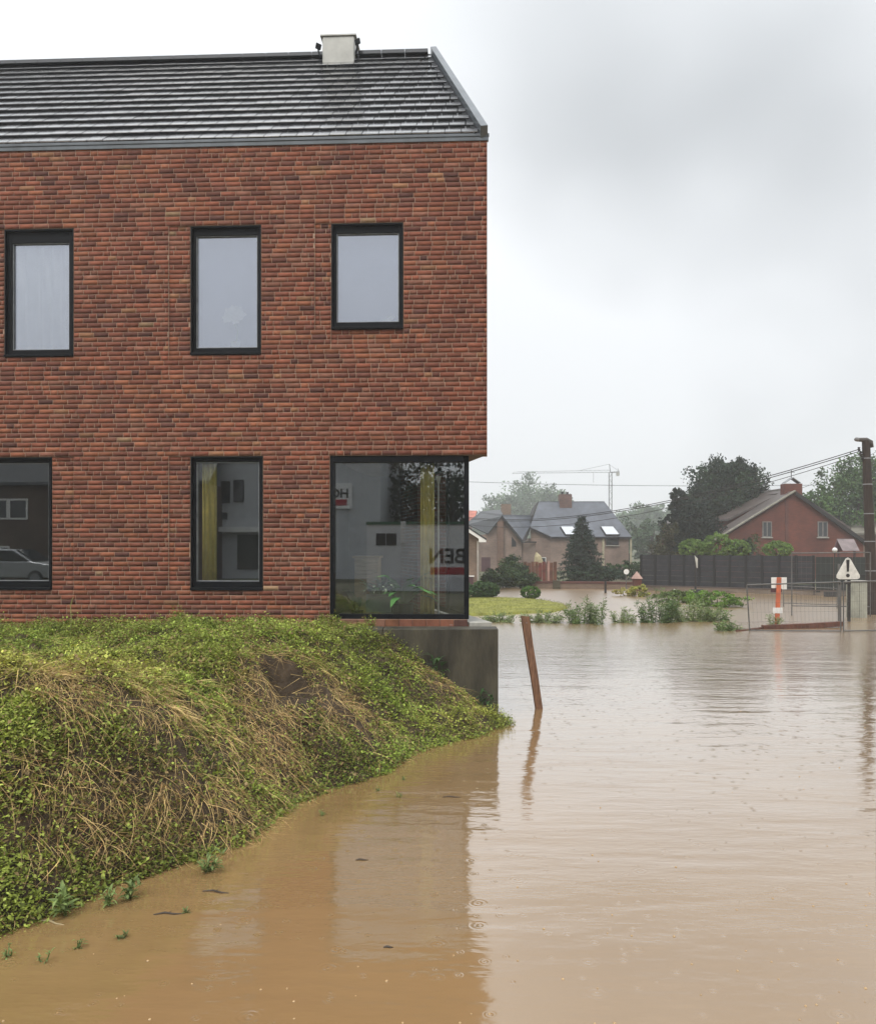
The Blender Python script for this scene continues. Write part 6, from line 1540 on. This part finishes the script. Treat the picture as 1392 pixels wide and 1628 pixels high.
o = thing('sign_board', mirror(540, 790, YB1 + 0.1), 'white sign board reading HO with red bar mirrored in the corner window', 'sign')
a, b = mirror(560, 768, YB1), mirror(490, 809, YB1); x0, x1 = sorted((a.x, b.x)); m = MB(); m.box(x0, x1, YB1 + 0.07, YB1 + 0.12, b.z, a.z); m.build('board', M_board, o)
a = mirror(555, 791, YB1); hgt_ = (mirror(552, 775, YB1).z - a.z) * 0.86
letters('HO', hgt_ / 0.70, Vector((a.x, YB1 + 0.13, a.z)), M_ink, o)
a, b = mirror(552, 794, YB1), mirror(500, 804, YB1); x0, x1 = sorted((a.x, b.x)); m = MB(); m.box(x0, x1, YB1 + 0.122, YB1 + 0.13, b.z, a.z); m.build('red_bar', M_redbar, o)
# site container with BEN lettering
YC1 = -4.0
o = thing('site_container', mirror(660, 900, YC1 - 1), 'white site container with BEN lettering and red stripe mirrored in the corner window', 'container')
a, b = mirror(583, 834, YC1), mirror(900, 953, YC1); x0, x1 = sorted((a.x, b.x)); M_cont = mat('container_white', (0.72, 0.73, 0.75), 0.6, 0.06, 2)
m = MB(); m.box(x0, x1, YC1 - 2.4, YC1, b.z, a.z); m.build('body', M_cont, o)
m = MB(); zr0, zr1 = b.z + 0.03, mirror(600, 917, YC1).z
k = x0 + 0.05
while k < x1 - 0.1: m.box(k, k + 0.045, YC1 + 0.001, YC1 + 0.03, zr0, zr1); k += 0.11
m.build('corrugation', M_cont, o)
m = MB(); m.box(x0 - 0.03, x1 + 0.03, YC1 - 2.43, YC1 + 0.04, a.z + 0.002, a.z + 0.1); m.build('roof', mat('green_rim', (0.04, 0.13, 0.07), 0.6), o)
for p0, p1 in ((598, 612.5), (614, 630)):
    a_, b_ = mirror(p0, 848, YC1), mirror(p1, 867, YC1); q0, q1 = sorted((a_.x, b_.x)); m = MB(); m.box(q0, q1, YC1 + 0.003, YC1 + 0.03, b_.z, a_.z); m.build('window', M_trim, o)
a_, b_ = mirror(637, 829, YC1), mirror(645, 863, YC1); q0, q1 = sorted((a_.x, b_.x)); m = MB(); m.box(q0, q1, YC1 + 0.003, YC1 + 0.05, b_.z, a_.z); m.build('white_strip', M_board, o)
a_ = mirror(741, 895, YC1); hgt_ = mirror(741, 872, YC1).z - a_.z; 
le = letters('BEN', hgt_ / 0.70, Vector((a_.x, YC1 + 0.012, a_.z)), M_ink, o)
a_, b_ = mirror(684, 902, YC1), mirror(900, 914, YC1); q0, q1 = sorted((a_.x, b_.x)); m = MB(); m.box(q0, q1, YC1 + 0.003, YC1 + 0.012, b_.z, a_.z); m.build('red_stripe', M_redbar, o)
for q0 in (x0 + 0.3, x1 - 0.5): m = MB(); m.box(q0, q0 + 0.2, YC1 - 2.3, YC1 - 0.1, GZB - 0.1, b.z - 0.003); m.build('bearer', M_wood, o)
# dark brick house and parked car mirrored in the first window
YB2 = -13.0
H = thing('terraced_house', mirror(40, 880, YB2 - 3), 'dark brick terraced house mirrored in the first ground floor window', 'house')
xa, xb = sorted((mirror(330, 800, YB2).x, mirror(-260, 800, YB2).x)); ze_ = mirror(40, 772, YB2).z
m = MB(); m.box(xa, xb, YB2 - 7, YB2, GZB - 0.4, ze_); m.build('wall', brick_mat('dull_brick', (0.11, 0.075, 0.055), (0.09, 0.06, 0.045), (0.11, 0.09, 0.08)), H)
m = MB(); m.slab([(xa - 0.2, YB2 + 0.3, ze_ + 0.003), (xb + 0.2, YB2 + 0.3, ze_ + 0.003), (xb + 0.2, YB2 - 3.5, ze_ + 3.2), (xa - 0.2, YB2 - 3.5, ze_ + 3.2)], (0, -0.05, 0.15)); m.slab([(xa - 0.2, YB2 - 3.55, ze_ + 3.2), (xb + 0.2, YB2 - 3.55, ze_ + 3.2), (xb + 0.2, YB2 - 7.3, ze_ + 0.003), (xa - 0.2, YB2 - 7.3, ze_ + 0.003)], (0, 0.05, 0.15)); m.build('roof', M_slated, H)
for p0, p1, q0, q1 in ((-5, 14, 793, 826), (15, 45, 793, 826), (0, 16, 868, 902), (32, 48, 874, 905)):
    a, b = mirror(p0, q0, YB2), mirror(p1, q1, YB2); x0, x1 = sorted((a.x, b.x)); m = MB(); m.box(x0, x1, YB2 + 0.003, YB2 + 0.05, b.z, a.z); f = m.build('window', M_white, H)
    m = MB(); m.box(x0 + 0.09, x1 - 0.09, YB2 + 0.052, YB2 + 0.06, b.z + 0.09, a.z - 0.09); m.build('pane', mat('dark_pane'), f)
# car: side profile extruded with narrower cabin
YCAR = -7.0
cm = mirror(25, 920, YCAR); cx_, zc_ = cm.x, GZB + 0.03
CAR = thing('parked_car', (cx_, YCAR, zc_), 'silver parked car mirrored low in the first ground floor window', 'car')
def prof(pts, y0, y1, name, m_, ins=0.0, parent=CAR, bevel=0.04):
    m = MB(); n = len(pts)
    lo_ = [(cx_ + x, YCAR + y0, zc_ + z) for x, z in pts]; m.slab(lo_, (0, y1 - y0, 0)); return m.build(name, m_, parent, bevel=bevel)
M_silver = mat('silver_paint', (0.36, 0.37, 0.38), 0.3, 0.04, 3, metal=0.5, spec=0.6)
prof([(-2.1, 0.3), (2.1, 0.3), (2.15, 0.6), (2.05, 0.8), (1.1, 0.95), (-1.9, 0.98), (-2.12, 0.75)], -0.86, 0.86, 'body', M_silver)
cabn = prof([(1.15, 0.93), (0.35, 1.42), (-1.1, 1.46), (-1.85, 0.96)], -0.72, 0.72, 'cabin', M_silver)
prof([(0.98, 0.97), (0.32, 1.36), (-0.35, 1.38), (-0.35, 0.97)], 0.722, 0.735, 'side_window', mat('dark_pane'), bevel=0)
prof([(-0.42, 0.97), (-0.42, 1.38), (-1.05, 1.40), (-1.6, 0.98)], 0.722, 0.735, 'side_window', mat('dark_pane'), bevel=0)
m = MB(); m.slab([(cx_ + 1.13, YCAR - 0.6, zc_ + 0.97), (cx_ + 1.13, YCAR + 0.6, zc_ + 0.97), (cx_ + 0.42, YCAR + 0.6, zc_ + 1.40), (cx_ + 0.42, YCAR - 0.6, zc_ + 1.40)], (0.03, 0, 0.03)); m.build('windscreen', mat('dark_pane'), CAR)
for wx_ in (-1.3, 1.35):
    for wy_ in (-0.8, 0.8):
        m = MB(); m.tube([(cx_ + wx_, YCAR + wy_ - 0.1, zc_ + 0.29), (cx_ + wx_, YCAR + wy_ + 0.1, zc_ + 0.29)], 0.31, 18); wl = m.build('wheel', M_pot, CAR)
        m = MB(); s_ = 0.104 * (1 if wy_ > 0 else -1); m.tube([(cx_ + wx_, YCAR + wy_ + s_ * 0.98, zc_ + 0.29), (cx_ + wx_, YCAR + wy_ + s_ * 1.05, zc_ + 0.29)], 0.2, 14); m.build('rim', M_galv, wl)
for wy_ in (-0.65, 0.65): m = MB(); m.ball((cx_ + 2.06, YCAR + wy_, zc_ + 0.68), (0.08, 0.16, 0.07), 10, 6); m.build('headlight', M_white, CAR)
# trees over there
for px_, Yb_, h, lab in ((660, -19, 7.5, 'dark tree across the street mirrored above the container'), (716, -17, 6.5, 'second dark tree across the street mirrored beside the yellow curtain'), (322, -19, 9.0, 'green tree across the street mirrored in the tall window')):
    p = mirror(px_, 800, Yb_); tree(lab, (p.x, Yb_, GZB), [((0, 0, h * 0.6), (2.3, 2, h * 0.36)), ((1.2, 0, h * 0.5), (1.7, 1.5, h * 0.3)), ((-1.2, 0, h * 0.45), (1.7, 1.5, h * 0.3))], DARK if px_ > 400 else MID, 0.14, 90, 40, 0.22, group='trees across the street', limbs=5)

# ================================================================== RAINY AIR
hz = bpy.data.materials.new('rain_haze'); hz.use_nodes = True
n = hz.node_tree.nodes; n.remove(n['Principled BSDF'])
pv = n.new('ShaderNodeVolumePrincipled'); pv.inputs['Color'].default_value = (0.97, 0.985, 1.0, 1); pv.inputs['Density'].default_value = 0.0013; pv.inputs['Anisotropy'].default_value = 0.2
hz.node_tree.links.new(pv.outputs[0], n['Material Output'].inputs['Volume'])
m = MB(); m.box(-430, 430, -130, 570, -3.0, 33.0)
tag(m.build('haze', hz), kind='stuff')
